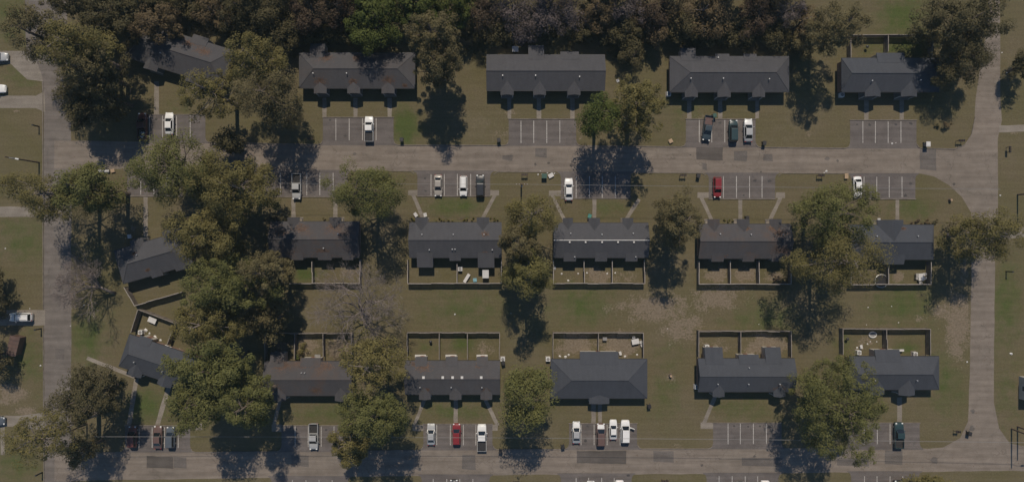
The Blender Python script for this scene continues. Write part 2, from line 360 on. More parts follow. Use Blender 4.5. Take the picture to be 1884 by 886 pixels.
# parking bays: x0, x1, yN, yS, stripe xs, stripe y range, stains
LOTS = [(270, 378, 211, 264, (275, 299, 325, 350), (213, 253), ((287, 220),)),
        (594, 724, 216, 268, (618, 642.5, 667, 692), (218, 258), ((607, 221), (635, 250))),
        (936, 1060, 219, 269, (958.5, 982, 1006, 1030), (222, 263), ()),
        (1262, 1390, 219, 272, (1286.5, 1309.5, 1333.5, 1357), (221, 262), ((1325, 226),)),
        (1564, 1686, 221, 274, (1587.5, 1610.5, 1634, 1657.5), (223, 263), ((1577, 229), (1648, 229), (1676, 227), (1600, 230))),
        (234, 336, 311, 361, (259, 283, 307), (318, 358), ()),
        (470, 640, 312, 362, (516, 540, 564.5, 588.5, 613), (318, 359), ()),
        (768, 902, 313, 361, (793, 817.5, 841.5, 866), (320, 360), ((782, 328), (783, 351))),
        (1032, 1160, 315, 365, (1060, 1084.5, 1108, 1132), (324, 364), ()),
        (1304, 1426, 317, 366, (1331, 1355, 1379, 1402), (324, 364), ((1389, 332), (1415, 333), (1368, 359))),
        (1566, 1684, 318, 366, (1589.5, 1613, 1636, 1659.5), (325, 363), ((1675, 338), (1666, 360))),
        (230, 350, 782, 832, (256, 280, 302.5, 328), (785, 823), ()),
        (518, 642, 782, 831, (543, 567, 591, 614.5), (783, 821), ((600, 790),)),
        (779, 906, 779, 828, (803.5, 828.5, 852.5, 875.5), (780, 818), ()),
        (1047, 1172, 778, 827, (1069, 1093, 1117, 1141), (780, 818), ((1081, 783), (1077, 810))),
        (1312, 1438, 777, 826, (1339.5, 1362, 1386, 1410), (778, 816), ((1351, 783), (1376, 784), (1398, 783), (1416, 784), (1417, 808))),
        (1560, 1692, 777, 827, (1590, 1614, 1637.5), (778, 816), ()),
        (500, 640, 874, 930, (538, 563, 587, 611), (882, 922), ()),
        (776, 900, 871, 930, (797, 822, 846, 870), (880, 922), ()),
        (1032, 1162, 869, 930, (1060, 1083, 1107, 1130), (878, 922), ((1156, 874),)),
        (1300, 1432, 868, 930, (1323, 1347, 1371, 1394), (875, 922), ()),
        (1566, 1690, 865, 930, (1590.5, 1613.5, 1637.5, 1661), (875, 922), ())]
kerb_lines = []
for i, (x0, x1, y0, y1, xs, ys, st) in enumerate(LOTS):
    road_n = i in (5, 6, 7, 8, 9, 10) or i > 16
    fl = 7
    if road_n: poly = [(x0 - fl, y0 + 2), (x0 - fl, y0 + 0.5), (x1 + fl, y0 + 0.5), (x1 + fl, y0 + 2), (x1 + 2, y0 + 5), (x1, y0 + 11), (x1, y1), (x0, y1), (x0, y0 + 11), (x0 - 2, y0 + 5)]
    else: poly = [(x0, y0), (x1, y0), (x1, y1 - 12), (x1 + 2, y1 - 6), (x1 + fl, y1 - 2), (x1 + fl, y1 - 0.5), (x0 - fl, y1 - 0.5), (x0 - fl, y1 - 2), (x0 - 2, y1 - 6), (x0, y1 - 12)]
    lot = sheet('parking_bay', poly, 0.0145, 'lot_asphalt')
    for x in xs:
        mb = MB(); a = P(x - 0.55, ys[1]); b = P(x + 0.55, ys[0])
        n = 5; jj = [rnd.uniform(-0.012, 0.012) for _ in range(2 * n + 2)]
        vs = [(a.x + jj[k], a.y + (b.y - a.y) * k / n, 0.0185) for k in range(n + 1)] + [(b.x + jj[n + 1 + k], a.y + (b.y - a.y) * k / n, 0.0185) for k in range(n + 1)]
        mb.add(vs, [(k, n + 1 + k, n + 2 + k, k + 1) for k in range(n)])
        link('parking_stripe', mb.mesh('parking_stripe', 'road_paint'), lot)
    for (sx, sy) in st:
        n = 11; r0 = rnd.uniform(2.2, 4.0)
        sheet('oil_stain', [(sx + math.cos(6.283 * k / n) * r0 * rnd.uniform(0.5, 1.2), sy + math.sin(6.283 * k / n) * r0 * 0.8 * rnd.uniform(0.5, 1.2)) for k in range(n)], 0.0175, 'oil', lot)
    yk = y1 if road_n else y0
    kerb_lines.append([(x0 - 1, yk), (x1 + 1, yk)])
for q, (x0, x1, y0, y1, m) in enumerate(((1281, 1330, 270.5, 294, 'patch_asphalt'), (1350, 1375, 278, 297, 'worn_patch'), (1404, 1421, 284, 297, 'worn_patch'), (924, 944, 286, 294, 'worn_patch'), (270, 319, 838, 861, 'patch_asphalt'), (319.5, 343, 839, 859, 'worn_patch'),
                                         (536, 568, 836, 857, 'worn_patch'), (850, 874, 836, 862, 'worn_patch'), (1061, 1152, 829, 851, 'patch_asphalt'), (1202, 1239, 829, 850, 'worn_patch'), (1365, 1440, 841, 857, 'worn_patch'),
                                         (1628, 1660, 827, 854, 'worn_patch'), (1540, 1598, 842, 856, 'worn_patch'), (1692, 1722, 275, 312, 'worn_patch'), (985, 1006, 272, 290, 'worn_patch'), (102, 118, 640, 660, 'worn_patch'), (1292, 1300, 299, 312, 'worn_patch'))):
    sheet('asphalt_patch', wob([(x0, y0), (x1, y0 + rnd.uniform(-1, 2)), (x1 + rnd.uniform(-1, 1), y1 + rnd.uniform(0, 2)), (x0, y1 - rnd.uniform(0, 2))], 0.5, 9), 0.0165, m)
for (sx, sy, r0) in ((1541, 296, 2.6), (1400, 316, 2), (985, 302, 3), (1009, 300, 3), (1388, 839, 3), (1291, 855, 3), (1002, 283, 3), (1720, 845, 8), (1788, 788, 6), (1790, 755, 5), (652, 283, 4), (1522, 292, 5), (1755, 339, 3), (1270, 285, 2)):
    n = 10; sheet('road_stain', [(sx + math.cos(6.283 * k / n) * r0 * rnd.uniform(0.6, 1.2), sy + math.sin(6.283 * k / n) * r0 * rnd.uniform(0.5, 1.1)) for k in range(n)], 0.0172, 'patch_asphalt' if r0 < 4 else 'worn_patch')

def walk(pts, w=8.0, name='footpath'):
    mb = MB(); q = [P(*p) for p in pts]; hw = w / S / 2; L = []; R = []
    fine = [q[0]]
    for i in range(len(q) - 1):
        k = max(2, int((q[i + 1] - q[i]).length / 1.2))
        fine += [q[i].lerp(q[i + 1], (j + 1) / k) for j in range(k)]
    for i, p in enumerate(fine):
        d = (fine[min(i + 1, len(fine) - 1)] - fine[max(0, i - 1)]).normalized(); nn = Vector((-d.y, d.x, 0))
        L.append(p + nn * (hw + rnd.uniform(-.05, .05))); R.append(p - nn * (hw + rnd.uniform(-.05, .05)))
    n = len(fine); z = 0.012
    mb.add([(p.x, p.y, z) for p in L] + [(p.x, p.y, z) for p in R], [(k, n + k, n + k + 1, k + 1) for k in range(n - 1)])
    o = link(name, mb.mesh(name, 'concrete')); o['kind'] = 'structure'
for pts, w in (([(288, 150), (288, 210)], 9), ([(597, 180), (597, 215)], 7.5), ([(654, 180), (654, 215)], 7.5), ([(717, 180), (717, 215)], 7.5), ([(937, 180), (937, 218)], 7), ([(991.5, 180), (991.5, 218)], 8), ([(1053, 180), (1053, 218)], 8),
               ([(1268, 180), (1268, 218)], 8), ([(1325, 180), (1325, 218)], 8), ([(1393, 180), (1393, 218)], 7), ([(1594, 180), (1594, 220)], 8), ([(1659, 180), (1659, 220)], 8), ([(268, 361), (268, 445)], 8),
               ([(540, 363), (540, 408)], 7.5), ([(617, 363), (617, 408)], 7.5), ([(757, 352), (780, 405)], 6.5), ([(914, 352), (886, 405)], 6.5), ([(1014, 354), (1040, 408)], 6.5), ([(1093.5, 366), (1093.5, 406)], 7), ([(1176, 366), (1149, 408)], 6.5),
               ([(1289, 360), (1311, 408)], 6.5), ([(1362, 367), (1362, 408)], 7), ([(1439, 357), (1415, 408)], 6.5), ([(1651, 367), (1651, 410)], 7), ([(160, 658), (252, 694)], 7), ([(252, 690), (237, 782)], 8.5), ([(311, 710), (289, 783)], 8.5),
               ([(516, 732), (503, 785)], 6.5), ([(781, 735), (762, 782)], 6.5), ([(838.5, 735), (838.5, 779)], 8), ([(893, 735), (916, 782)], 7), ([(1092, 740), (1092, 778)], 8), ([(1104, 740), (1104, 778)], 7), ([(1316, 728), (1293, 782)], 7), ([(1655, 730), (1655, 777)], 9), ([(5, 784), (5, 836)], 8)):
    walk(pts, w)
for (x0, x1, y0, y1) in ((751, 769, 349.5, 359.5), (900, 918, 349.5, 359.5), (1010, 1033, 350.5, 360.5), (1283, 1305, 353.5, 364), (1427, 1444, 353.5, 364), (500, 519, 780, 793), (759, 780, 780.5, 792), (905, 916, 780, 791), (1289, 1313, 776.5, 788), (360, 372, 776, 790)):
    sheet('step_pad', wob([(x0, y0), (x1, y0), (x1, y1), (x0, y1)], 0.4, 8), 0.013, 'concrete')
def kerb(pts, w=0.16, h=0.13, mat='kerb_stone'):
    mb = MB(); q = [P(*p) for p in pts]; L = []; R = []
    for i, p in enumerate(q):
        d = (q[min(i + 1, len(q) - 1)] - q[max(0, i - 1)]).normalized(); nn = Vector((-d.y, d.x, 0)) * w / 2
        L.append(p + nn); R.append(p - nn)
    n = len(q)
    vs = [(p.x, p.y, 0) for p in L] + [(p.x, p.y, h) for p in L] + [(p.x, p.y, h) for p in R] + [(p.x, p.y, 0) for p in R]
    fs = []
    for k in range(n - 1):
        for r in range(3): fs.append((r * n + k, (r + 1) * n + k, (r + 1) * n + k + 1, r * n + k + 1))
    fs += [(0, 3 * n, 2 * n, n), (n - 1, 2 * n - 1, 3 * n - 1, 4 * n - 1)]
    mb.add(vs, fs); o = link('kerb', mb.mesh('kerb', mat)); o['kind'] = 'structure'
for kl in kerb_lines: kerb(kl)
gap = lambda a, b, y0, y1: [(a, y0 - 6), (a + 2, y0 - 2), (a + 8, y0), (b - 8, y1), (b - 2, y1 - 2), (b, y1 - 6)]
for a, b, y0, y1 in ((378, 593, 262, 266), (725, 935, 267, 267.5), (1061, 1261, 268, 270), (1391, 1563, 271, 272.5)): kerb(gap(a, b, y0, y1))
kerb([(1687, 266), (1690, 271), (1697, 273), (1757, 274), (1775, 266), (1787, 248), (1794, 215)])
for a, b, y0, y1 in ((352, 517, 831, 830), (644, 778, 829, 827), (908, 1046, 826, 825.5), (1174, 1311, 825, 824.5)): kerb(gap(a, b, y0, y1))
for a, b, y in ((342, 465, 311), (645, 762, 314), (908, 1026, 316), (1166, 1298, 317.5), (1432, 1560, 318.5)): kerb([(a, y + 5), (a + 7, y), (b - 7, y + 0.6), (b, y + 5)], 0.14, 0.1)
kerb([(79, 150), (79.5, 400), (80, 568)], 0.14, 0.11); kerb([(80, 600), (80.5, 757)], 0.14, 0.11); kerb([(81, 794), (81.5, 900)], 0.14, 0.11)

# ------------------------------------------------------------------ row houses
ZE = 2.75
KE = (H - ZE) / H
def window_meshes():
    f = MB()
    for b in ((-.62, .62, -.03, .05, -.62, -.54), (-.62, .62, -.03, .05, .54, .62), (-.62, -.54, -.03, .05, -.54, .54), (.54, .62, -.03, .05, -.54, .54), (-.54, .54, 0.0, .035, -.03, .03)): f.box(*b)
    return f.mesh('window_frame', 'white_trim'), MB().box(-.54, .54, -.02, .012, -.54, .54).mesh('pane', 'window_glass'), MB().box(-.7, .7, -.03, .1, -.7, -.623).mesh('sill', 'white_trim')
def door_meshes():
    d = MB().box(-.46, .46, -.03, .045, -1.02, 1.02); d.box(-.32, .32, .045, .058, -.85, -.1); d.box(-.32, .32, .045, .058, .05, .85)
    return d.mesh('door', 'door_paint'), MB().box(.33, .40, .05, .11, -.06, .02).mesh('handle', 'galvanised')
WIN = window_meshes(); DOOR = door_meshes()
def pipe_mesh():
    return MB().cyl(0, 0, -.2, .42, .075, 8).cyl(0, 0, .40, .47, .12, 8).mesh('vent_pipe', 'galvanised')
PIPE = pipe_mesh()
BOXVENT = MB().box(-.24, .24, -.24, .24, -.05, .16).box(-.28, .28, -.28, .28, .16, .21).mesh('box_vent', 'white_trim')
def house(label, mat, c_px, w_px, d_px, ang, rise, hipl, hipr, porches, stubs, front, pipes=(), boxes=(), litter=(), cap=False, group=None, pitch=.55):
    """c_px: eave-level centre; porches / stubs: (u0, u1, projection) in px from the west end; pipes / boxes / litter: (u, v) in px from the north-west eave corner"""
    c = P(*c_px, ZE); L = w_px / S * KE; D = d_px / S * KE; a = math.radians(ang)
    t = thing('row_house', label, 'house', (c.x, c.y, 0), a, group)
    hx, hy = L / 2, D / 2; s = rise / hy; u2x = lambda u: -hx + u / S * KE
    def zroof(x, y):
        z = ZE + (hy - abs(y)) * s
        if hipl: z = min(z, ZE + (x + hx) * rise / hipl)
        if hipr: z = min(z, ZE + (hx - x) * rise / hipr)
        return z
    # walls
    o = 0.42; wb = MB()
    wb.box(-hx + o, hx - o, -hy + o, hy - o, -0.05, ZE - 0.12)
    link('wall', wb.mesh('wall', 'brick_wall'), t)
    # main roof, a closed shell with fascia
    r = MB(); zb = ZE - 0.15
    e = [(-hx, -hy), (hx, -hy), (hx, hy), (-hx, hy)]
    vs = [(x, y, zb) for x, y in e] + [(x, y, ZE) for x, y in e] + [(-hx + hipl, 0, ZE + rise), (hx - hipr, 0, ZE + rise)]
    fs = [(3, 2, 1, 0), (0, 1, 5, 4), (1, 2, 6, 5), (2, 3, 7, 6), (3, 0, 4, 7), (4, 5, 9, 8), (6, 7, 8, 9), (7, 4, 8), (5, 6, 9)]
    r.add(vs, fs)
    roof = link('roof', r.mesh('roof', mat), t)
    g = MB()
    g.tube([(-hx + hipl + .03, 0, ZE + rise), (hx - hipr - .03, 0, ZE + rise)], [0.085] * 2, 6)
    for hp, sx in ((hipl, -1), (hipr, 1)):
        if hp:
            for sy in (-1, 1): g.tube([(sx * (hx - .05), sy * (hy - .05), ZE + 0.02), (sx * (hx - hp), 0, ZE + rise)], [.06, .06], 5)
    link('ridge_cap', g.mesh('ridge_cap', 'white_trim' if cap else mat), roof)
    gut = MB()
    for sy in (-1, 1): gut.box(-hx + .04, hx - .04, sy * (hy + .055) - .05, sy * (hy + .055) + .05, ZE - .13, ZE - .03)
    link('gutter', gut.mesh('gutter', 'dark_metal'), roof)
    fs_ = 1 if front == 'N' else -1
    for (u0, u1, pj) in porches:
        x0, x1 = u2x(u0), u2x(u1); pm = pj / S; w = x1 - x0; xm = (x0 + x1) / 2; gh = min(w / 2 * pitch, rise * .95)
        yo = fs_ * (hy + pm); yi = fs_ * (hy - gh / s - 0.1); m = MB(); z0 = ZE - 0.14; z1 = ZE + 0.02
        sec = [(x0, z0), (x1, z0), (x1, z1), (xm, z1 + gh), (x0, z1)]
        m.add([(x, yo, z) for x, z in sec] + [(x, yi, z) for x, z in sec], [(0, 1, 2, 3, 4), (9, 8, 7, 6, 5)] + [(i, (i + 1) % 5, 5 + (i + 1) % 5, 5 + i) for i in range(5)])
        pr = link('porch_roof', m.mesh('porch_roof', mat), t)
        for sx in (x0 + .18, x1 - .18):
            link('post', cached('porch_post', lambda: MB().box(-.06, .06, -.06, .06, 0, ZE - .13).mesh('post', 'white_trim')), t, (sx, fs_ * (hy + pm - .2), 0))
        ya, yb = sorted((fs_ * (hy - o - .05), fs_ * (hy + pm + .1)))
        link('porch_floor', MB().box(x0 + .05, x1 - .05, ya, yb, 0, .12).mesh('porch_floor', 'concrete'), t)
        rz = 0 if fs_ > 0 else math.pi
        dd = link('door', DOOR[0], t, (xm, fs_ * (hy - o), 1.14), rz); link('handle', DOOR[1], dd)
        for dx in (-1.75, 1.75):
            if abs(xm + dx) < hx - 1.2:
                ww = link('window', WIN[0], t, (xm + dx, fs_ * (hy - o), 1.55), rz); link('pane', WIN[1], ww); link('sill', WIN[2], ww)
    bs = -fs_
    for (u0, u1, pj) in stubs:
        x0, x1 = u2x(u0), u2x(u1); pm = pj / S; yi = bs * (hy - 1.05); yo = bs * (hy + pm); zi = ZE + 1.05 * s + .04; zo = max(2.35, ZE - .16 * pm)
        m = MB(); th = .14
        m.add([(x0, yi, zi), (x1, yi, zi), (x1, yo, zo), (x0, yo, zo), (x0, yi, zi - th), (x1, yi, zi - th), (x1, yo, zo - th), (x0, yo, zo - th)],
              [(0, 1, 2, 3), (7, 6, 5, 4), (0, 4, 5, 1), (1, 5, 6, 2), (2, 6, 7, 3), (3, 7, 4, 0)])
        link('rear_roof', m.mesh('rear_roof', mat), t)
        if pm > .45:
            ya, yb = sorted((bs * (hy - o - .02), bs * (hy + pm - .22)))
            link('rear_room', MB().box(x0 + .2, x1 - .2, ya, yb, -.05, zo - .13).mesh('rear_room', 'siding'), t)
            dd = link('door', DOOR[0], t, ((x0 + x1) / 2, bs * (hy + pm - .22), 1.1), 0 if bs > 0 else math.pi); link('handle', DOOR[1], dd)
    n = max(2, int(L / 4.2))
    for i in range(n):
        x = -hx + (i + .5) * L / n
        if any(u2x(a0) - .8 < x < u2x(a1) + .8 for a0, a1, _ in stubs): continue
        ww = link('window', WIN[0], t, (x, bs * (hy - o), 1.55), 0 if bs > 0 else math.pi); link('pane', WIN[1], ww); link('sill', WIN[2], ww)
    for (u, v) in pipes:
        x, y = u2x(u), hy - v / S * KE; link('vent_pipe', PIPE, roof, (x, y, zroof(x, y)))
    for (u, v) in boxes:
        x, y = u2x(u), hy - v / S * KE; bv = link('box_vent', BOXVENT, roof, (x, y, zroof(x, y))); bv.scale = (.55, .55, .8) if cap else (.9, .9, 1)
    if litter:
        rg = np.random.default_rng(int(w_px * 7 + c_px[0])); m = MB()
        for (u, v, rp) in litter:
            n_ = int(46 * rp)
            for _ in range(n_):
                q = rg.normal(0, 1, 2) * rp / S * np.array((.85, .5)); x, y = u2x(u) + q[0], hy - v / S * KE + q[1]
                if abs(x) > hx - .1 or abs(y) > hy - .1: continue
                z = zroof(x, y) + .03; q = rg.uniform(.03, .085); an = rg.uniform(0, 6.28); sl = -s if y > 0 else s
                pts = [(x + q * math.cos(an + k * 1.57), y + q * math.sin(an + k * 1.57)) for k in range(4)]
                m.add([(px_, py_, z + (py_ - y) * sl) for px_, py_ in pts], [(0, 1, 2, 3)])
        if m.v:
            lo = link('leaf_litter', m.mesh('leaf_litter', 'litter_leaf'), roof); lo['kind'] = 'stuff'
    return t
plain('litter_leaf', (0.135, 0.080, 0.052), 0.9, 0.35, 1.5)
def row(label, mat, x0, x1, yn, ys, porches, stubs, front, hip=(0, 0), rise=1.5, pipes=(), boxes=(), litter=(), cap=False, pitch=.55):
    f = lambda lst: [(a - x0, b - x0, p) for a, b, p in lst]
    g = lambda lst: [(q[0] - x0, q[1] - yn) + tuple(q[2:]) for q in lst]
    return house(label, mat, ((x0 + x1) / 2, (yn + ys) / 2), x1 - x0, ys - yn, 0, rise, hip[0], hip[1], f(porches), f(stubs), front, g(pipes), g(boxes), g(litter), cap, None, pitch)
# northern row, fronts to the south
house('grey hip-roofed row house turned askew beside the tree-lined bend, front to the road', 'shingle_warm', (329, 99), 190, 70, -17, 1.6, 3.0, 3.0, [(40, 66, 9), (120, 146, 9)], [(110, 140, 8)], 'S', pipes=((70, 45),), litter=((140, 18, 9), (110, 12, 6)))
row('hip-roofed grey row house with reddish leaf litter above three porches, under the woods', 'shingle_warm', 550, 764, 97.5, 162, [(577.5, 601, 10), (639, 662.5, 10), (702, 726, 10)], [(570, 598, 18)], 'S', (3.4, 3.4), pipes=((580, 138), (641, 138)), litter=((590, 151, 7), (650, 151, 5), (716, 149, 7), (600, 108, 8), (660, 108, 6), (745, 158, 3)), pitch=.36)
row('gable-roofed grey row house with long straight ridge, next to the empty parking bay', 'shingle_grey', 895, 1113, 101, 166.5, [(921, 945, 8.5), (981, 1004.5, 8.5), (1044, 1068, 8.5)], [(972, 1001, 18), (1031, 1065, 6)], 'S', pipes=((925, 142), (985, 142), (1065, 144)))
row('hip-roofed grey row house behind the bay with the dark green vehicles', 'shingle_grey', 1232, 1452, 104, 169, [(1260, 1284, 10), (1320, 1344.5, 10), (1384, 1407.5, 10)], [(1252, 1280, 16), (1316, 1342, 5), (1368, 1392, 5)], 'S', (3.9, 3.2), pipes=((1268, 147), (1327, 147), (1411, 148), (1320, 107)))
row('shorter blue-grey row house with two porches beneath the large dark corner tree', 'shingle_blue', 1548, 1728, 107, 169, [(1591, 1620, 9), (1657.5, 1687, 9)], [(1613, 1664, 10)], 'S', (1.4, 1.6), pipes=((1599, 151), (1687, 150)))
# middle row, fronts to the north
house('grey hip-roofed row house turned askew, beside the leafless toppled-looking tree', 'shingle_grey', (282, 473), 134, 63, 16, 1.5, 2.8, 2.8, [(33, 58, 9), (95, 118, 9)], [(54, 76, 5), (100, 120, 5)], 'N', pipes=((45, 20),), litter=((38, 16, 3), (54, 52, 3)))
row('grey row house dappled with brown litter, half hidden between the big pines', 'shingle_littered', 497, 662, 407.5, 473, [(529, 551, 8), (606, 628, 8)], [(535, 558, 5), (585, 610, 5), (630, 650, 5)], 'N', litter=((555, 420, 9), (615, 418, 9), (545, 470, 8), (595, 465, 9), (520, 428, 6)), pipes=((625, 430), (598, 456)))
row('grey row house with two deep rear wings over a yard of white furniture', 'shingle_grey', 753, 923, 409, 473.5, [(764, 787, 9), (877, 900, 9)], [(767, 796.5, 18), (827, 848, 6), (879, 909.5, 18.5)], 'N', pipes=((778, 431), (835, 431), (891, 431), (833, 458), (838, 458), (791, 459), (906, 459)), litter=((892, 430, 4), (892, 465, 3)))
row('dark grey row house with a white ridge cap and a row of small vents', 'shingle_grey', 1018, 1193, 410, 473.5, [(1036, 1054, 9), (1083, 1104, 9), (1145, 1165, 9)], [(1037, 1060, 7), (1095, 1117, 7), (1151, 1173, 7)], 'N', pipes=((1049, 429), (1106, 431), (1163, 429), (1169, 472), (1057, 472)), boxes=((1047, 445), (1076, 445), (1106, 445), (1135, 445), (1164, 445)), cap=True, litter=((1106, 476, 3),))
row('grey row house with rusty litter along its rear, between the tall twin pines', 'shingle_littered', 1285, 1455, 412, 475, [(1302, 1324, 9), (1356, 1379, 9), (1416, 1438, 9)], [(1309, 1331.5, 6), (1366, 1388, 6), (1420, 1444, 6)], 'N', pipes=((1322, 430), (1378, 431), (1437, 431)), litter=((1432, 428, 9), (1438, 460, 10), (1328, 471, 4), (1380, 472, 6), (1372, 420, 4), (1420, 420, 5)))
row('blue-grey row house with one wide front gable near the eastern lane', 'shingle_blue', 1560, 1718, 413.5, 477, [(1614, 1662, 9)], [(1626, 1664, 9)], 'N', (0, 1.2), pipes=((1607, 434), (1682, 434)), litter=((1642, 428, 3), (1660, 420, 3)))
# southern row, fronts to the south
house('blue-grey row house turned askew, with a cluttered fenced yard', 'shingle_blue', (292.5, 665), 136, 62, -18.4, 1.5, 1.8, 1.8, [(20, 46, 8), (77, 104, 8)], [(20, 44, 4)], 'S', pipes=((30, 42), (84, 42)))
row('grey row house with brown roof stains, facing the single silver pickup', 'shingle_littered', 487, 650, 664, 727, [(503, 526, 9.5), (616, 640, 9.5)], [(497, 523, 16), (553, 590, 6)], 'S', pipes=((558, 683), (564, 683)), litter=((508, 715, 8), (583, 716, 7), (520, 672, 9), (560, 668, 8), (600, 672, 8)))
row('grey row house with five white square roof vents', 'shingle_warm', 745, 920, 663, 725, [(771, 792.5, 9), (827, 849, 9), (884, 905.5, 9)], [(764, 786, 7), (820, 842, 7), (877, 898, 7)], 'S', pipes=((774, 710), (831, 710), (887, 710)), boxes=((781, 691), (816, 691), (834, 691), (851, 691), (886, 691)), litter=((780, 673, 9), (785, 716, 4), (894, 717, 4), (765, 668, 5), (880, 671, 4)))
row('wide blue-grey hip-roofed house with one broad central porch', 'shingle_blue', 1013, 1191, 660, 732, [(1084, 1121, 10)], [(1067, 1138, 13)], 'S', (4.2, 4.2), 1.75, pitch=.14)
row('blue-grey row house with twin rear wings, left of the big spreading green tree', 'shingle_blue', 1284, 1462, 659, 720, [(1311, 1333, 9), (1423, 1445, 9)], [(1297, 1330, 20), (1359, 1396, 7), (1408, 1437, 20)], 'S', pipes=((1375, 674), (1318, 704), (1374, 704), (1431, 704)), litter=((1434, 714, 6),))
row('blue-grey row house beside the eastern lane, right of the big spreading green tree', 'shingle_blue', 1562, 1728, 655, 716, [(1600, 1627, 9), (1653, 1683, 10)], [(1610, 1656, 12)], 'S', (1.2, 2.2), pipes=((1604, 697), (1681, 697)))
# pale metal-roofed building cut by the eastern edge
def side_building():
    c = P(1919, 712); t = thing('side_building', 'white metal roofed building at the edge of the eastern lawn', 'house', (c.x, c.y, 0))
    hx, hy = 5.2, 2.5
    link('wall', MB().box(-hx + .15, hx - .15, -hy + .15, hy - .15, -.05, 2.8).mesh('wall', 'siding'), t)
    r = MB(); r.add([(-hx, -hy, 2.7), (hx, -hy, 2.7), (hx, hy, 2.7), (-hx, hy, 2.7), (-hx, -hy, 2.8), (hx, -hy, 2.8), (hx, hy, 2.8), (-hx, hy, 2.8), (-hx + 1.4, .9, 3.5), (hx - 1.4, .9, 3.5)],
          [(3, 2, 1, 0), (0, 1, 5, 4), (1, 2, 6, 5), (2, 3, 7, 6), (3, 0, 4, 7), (4, 5, 9, 8), (6, 7, 8, 9), (7, 4, 8), (5, 6, 9)])
    ro = link('roof', r.mesh('roof', 'white_metal'), t)
    ww = link('window', WIN[0], t, (-hx + .15, 0, 1.5), math.pi / 2); link('pane', WIN[1], ww)
side_building()

# ------------------------------------------------------------------ fences
def panel_mesh():
    m = MB(); n = 16
    for i in range(n):
        x0 = i / n + .004; x1 = (i + 1) / n - .004; h = 1.70 + rnd.uniform(-.012, .012)
        m.box(x0, x1, -.012, .012, .04, h)
    m.box(0, 1, -.06, -.0125, .35, .44); m.box(0, 1, -.06, -.0125, 1.35, 1.44)
    return m.mesh('fence_panel', 'fence_wood')
PANEL = panel_mesh(); CAPM = MB().box(0, 1, -.07, .07, 1.712, 1.752).mesh('cap_rail', 'fence_cap')
POST = MB().box(-.055, .055, -.055, .055, -.05, 1.715).mesh('fence_post', 'fence_wood')
def fence(label, lines, pale=False):
    p0 = P(*lines[0][0], 1.72)
    t = thing('yard_fence', label, 'fence', (p0.x, p0.y, 0)); base = Vector((p0.x, p0.y, 0)); done = []
    def post(p):
        if all((p - q).length > .15 for q in done): done.append(p); link('fence_post', POST, t, p)
    for ln in lines:
        q = [P(*p, 1.72) for p in ln]
        for a, b in zip(q[:-1], q[1:]):
            a = Vector((a.x, a.y, 0)) - base; b = Vector((b.x, b.y, 0)) - base; d = b - a; n = max(1, round(d.length / 2.5)); ang = math.atan2(d.y, d.x)
            for i in range(n):
                s_ = a + d * (i / n); post(s_)
                o = link('fence_panel', PANEL, t, s_, ang + rnd.uniform(-.012, .012)); o.scale = (d.length / n, 1, rnd.uniform(.975, 1.015)); o.rotation_euler.x = rnd.uniform(-.035, .035)
                link('cap_rail', CAPM, o, override='pale_cap' if pale else None)
            post(b)
for lb, lines in (
    ('weathered board fence slanting behind the askew middle house', [[(228, 528), (247, 562), (334, 537)]]),
    ('weathered board fence behind the litter-dappled house, with one divider', [[(505, 478), (505, 521), (662, 521), (662, 478)], [(574, 481), (574, 520)]]),
    ('weathered board fence round the yard of white furniture', [[(750, 478), (750, 521), (922.5, 521), (922.5, 478)], [(841, 484), (841, 520)]]),
    ('weathered board fence of three small yards behind the white-ridged house', [[(1018, 478), (1018, 521), (1186, 521), (1186, 478)], [(1075, 479), (1075, 520)], [(1127, 479), (1127, 520)]]),
    ('weathered board fence of three bare soil yards between the twin pines', [[(1286, 480), (1286, 522), (1456, 522), (1456, 480)], [(1344, 479), (1344, 521)], [(1397, 479), (1397, 521)]]),
    ('weathered board fence round the yard with the trampoline', [[(1566, 482), (1566, 523), (1713.5, 523), (1713.5, 482)], [(1635, 488), (1635, 522)]]),
    ('weathered board fence round the cluttered yard of the askew southern house', [[(241, 611), (254, 569), (322, 594), (307, 634)], [(323, 594), (376, 614)]]),
    ('weathered board fence of three yards behind the brown-stained roof', [[(487, 662), (487, 613), (647, 613), (647, 660)], [(542, 614), (542, 660)], [(594, 614), (594, 656)]]),
    ('weathered board fence of three green yards behind the five-vent roof', [[(749, 661), (749, 612), (919, 612), (919, 661)], [(808, 613), (808, 661)], [(860, 613), (860, 661)]]),
    ('weathered board fence of two soil yards behind the broad hip-roofed house', [[(1018, 658), (1018, 612), (1184, 612), (1184, 658)], [(1101, 613), (1101, 645)]]),
    ('weathered board fence of two yards behind the house with twin rear wings', [[(1286, 657), (1286, 609), (1456, 609), (1456, 657)], [(1363, 610), (1363, 650)]]),
    ('weathered board fence round the yard with the white wading pool', [[(1551, 652), (1551, 605), (1712, 605), (1712, 653)], [(1632, 606), (1632, 642)]]),
    ('dark board fence behind the house beneath the corner tree', [[(1566, 108), (1566, 64), (1716, 64), (1716, 106)], [(1634, 65), (1634, 95)]])):
    fence(lb, lines, lines[0][0][1] < 600 and lines[0][0][1] > 300)

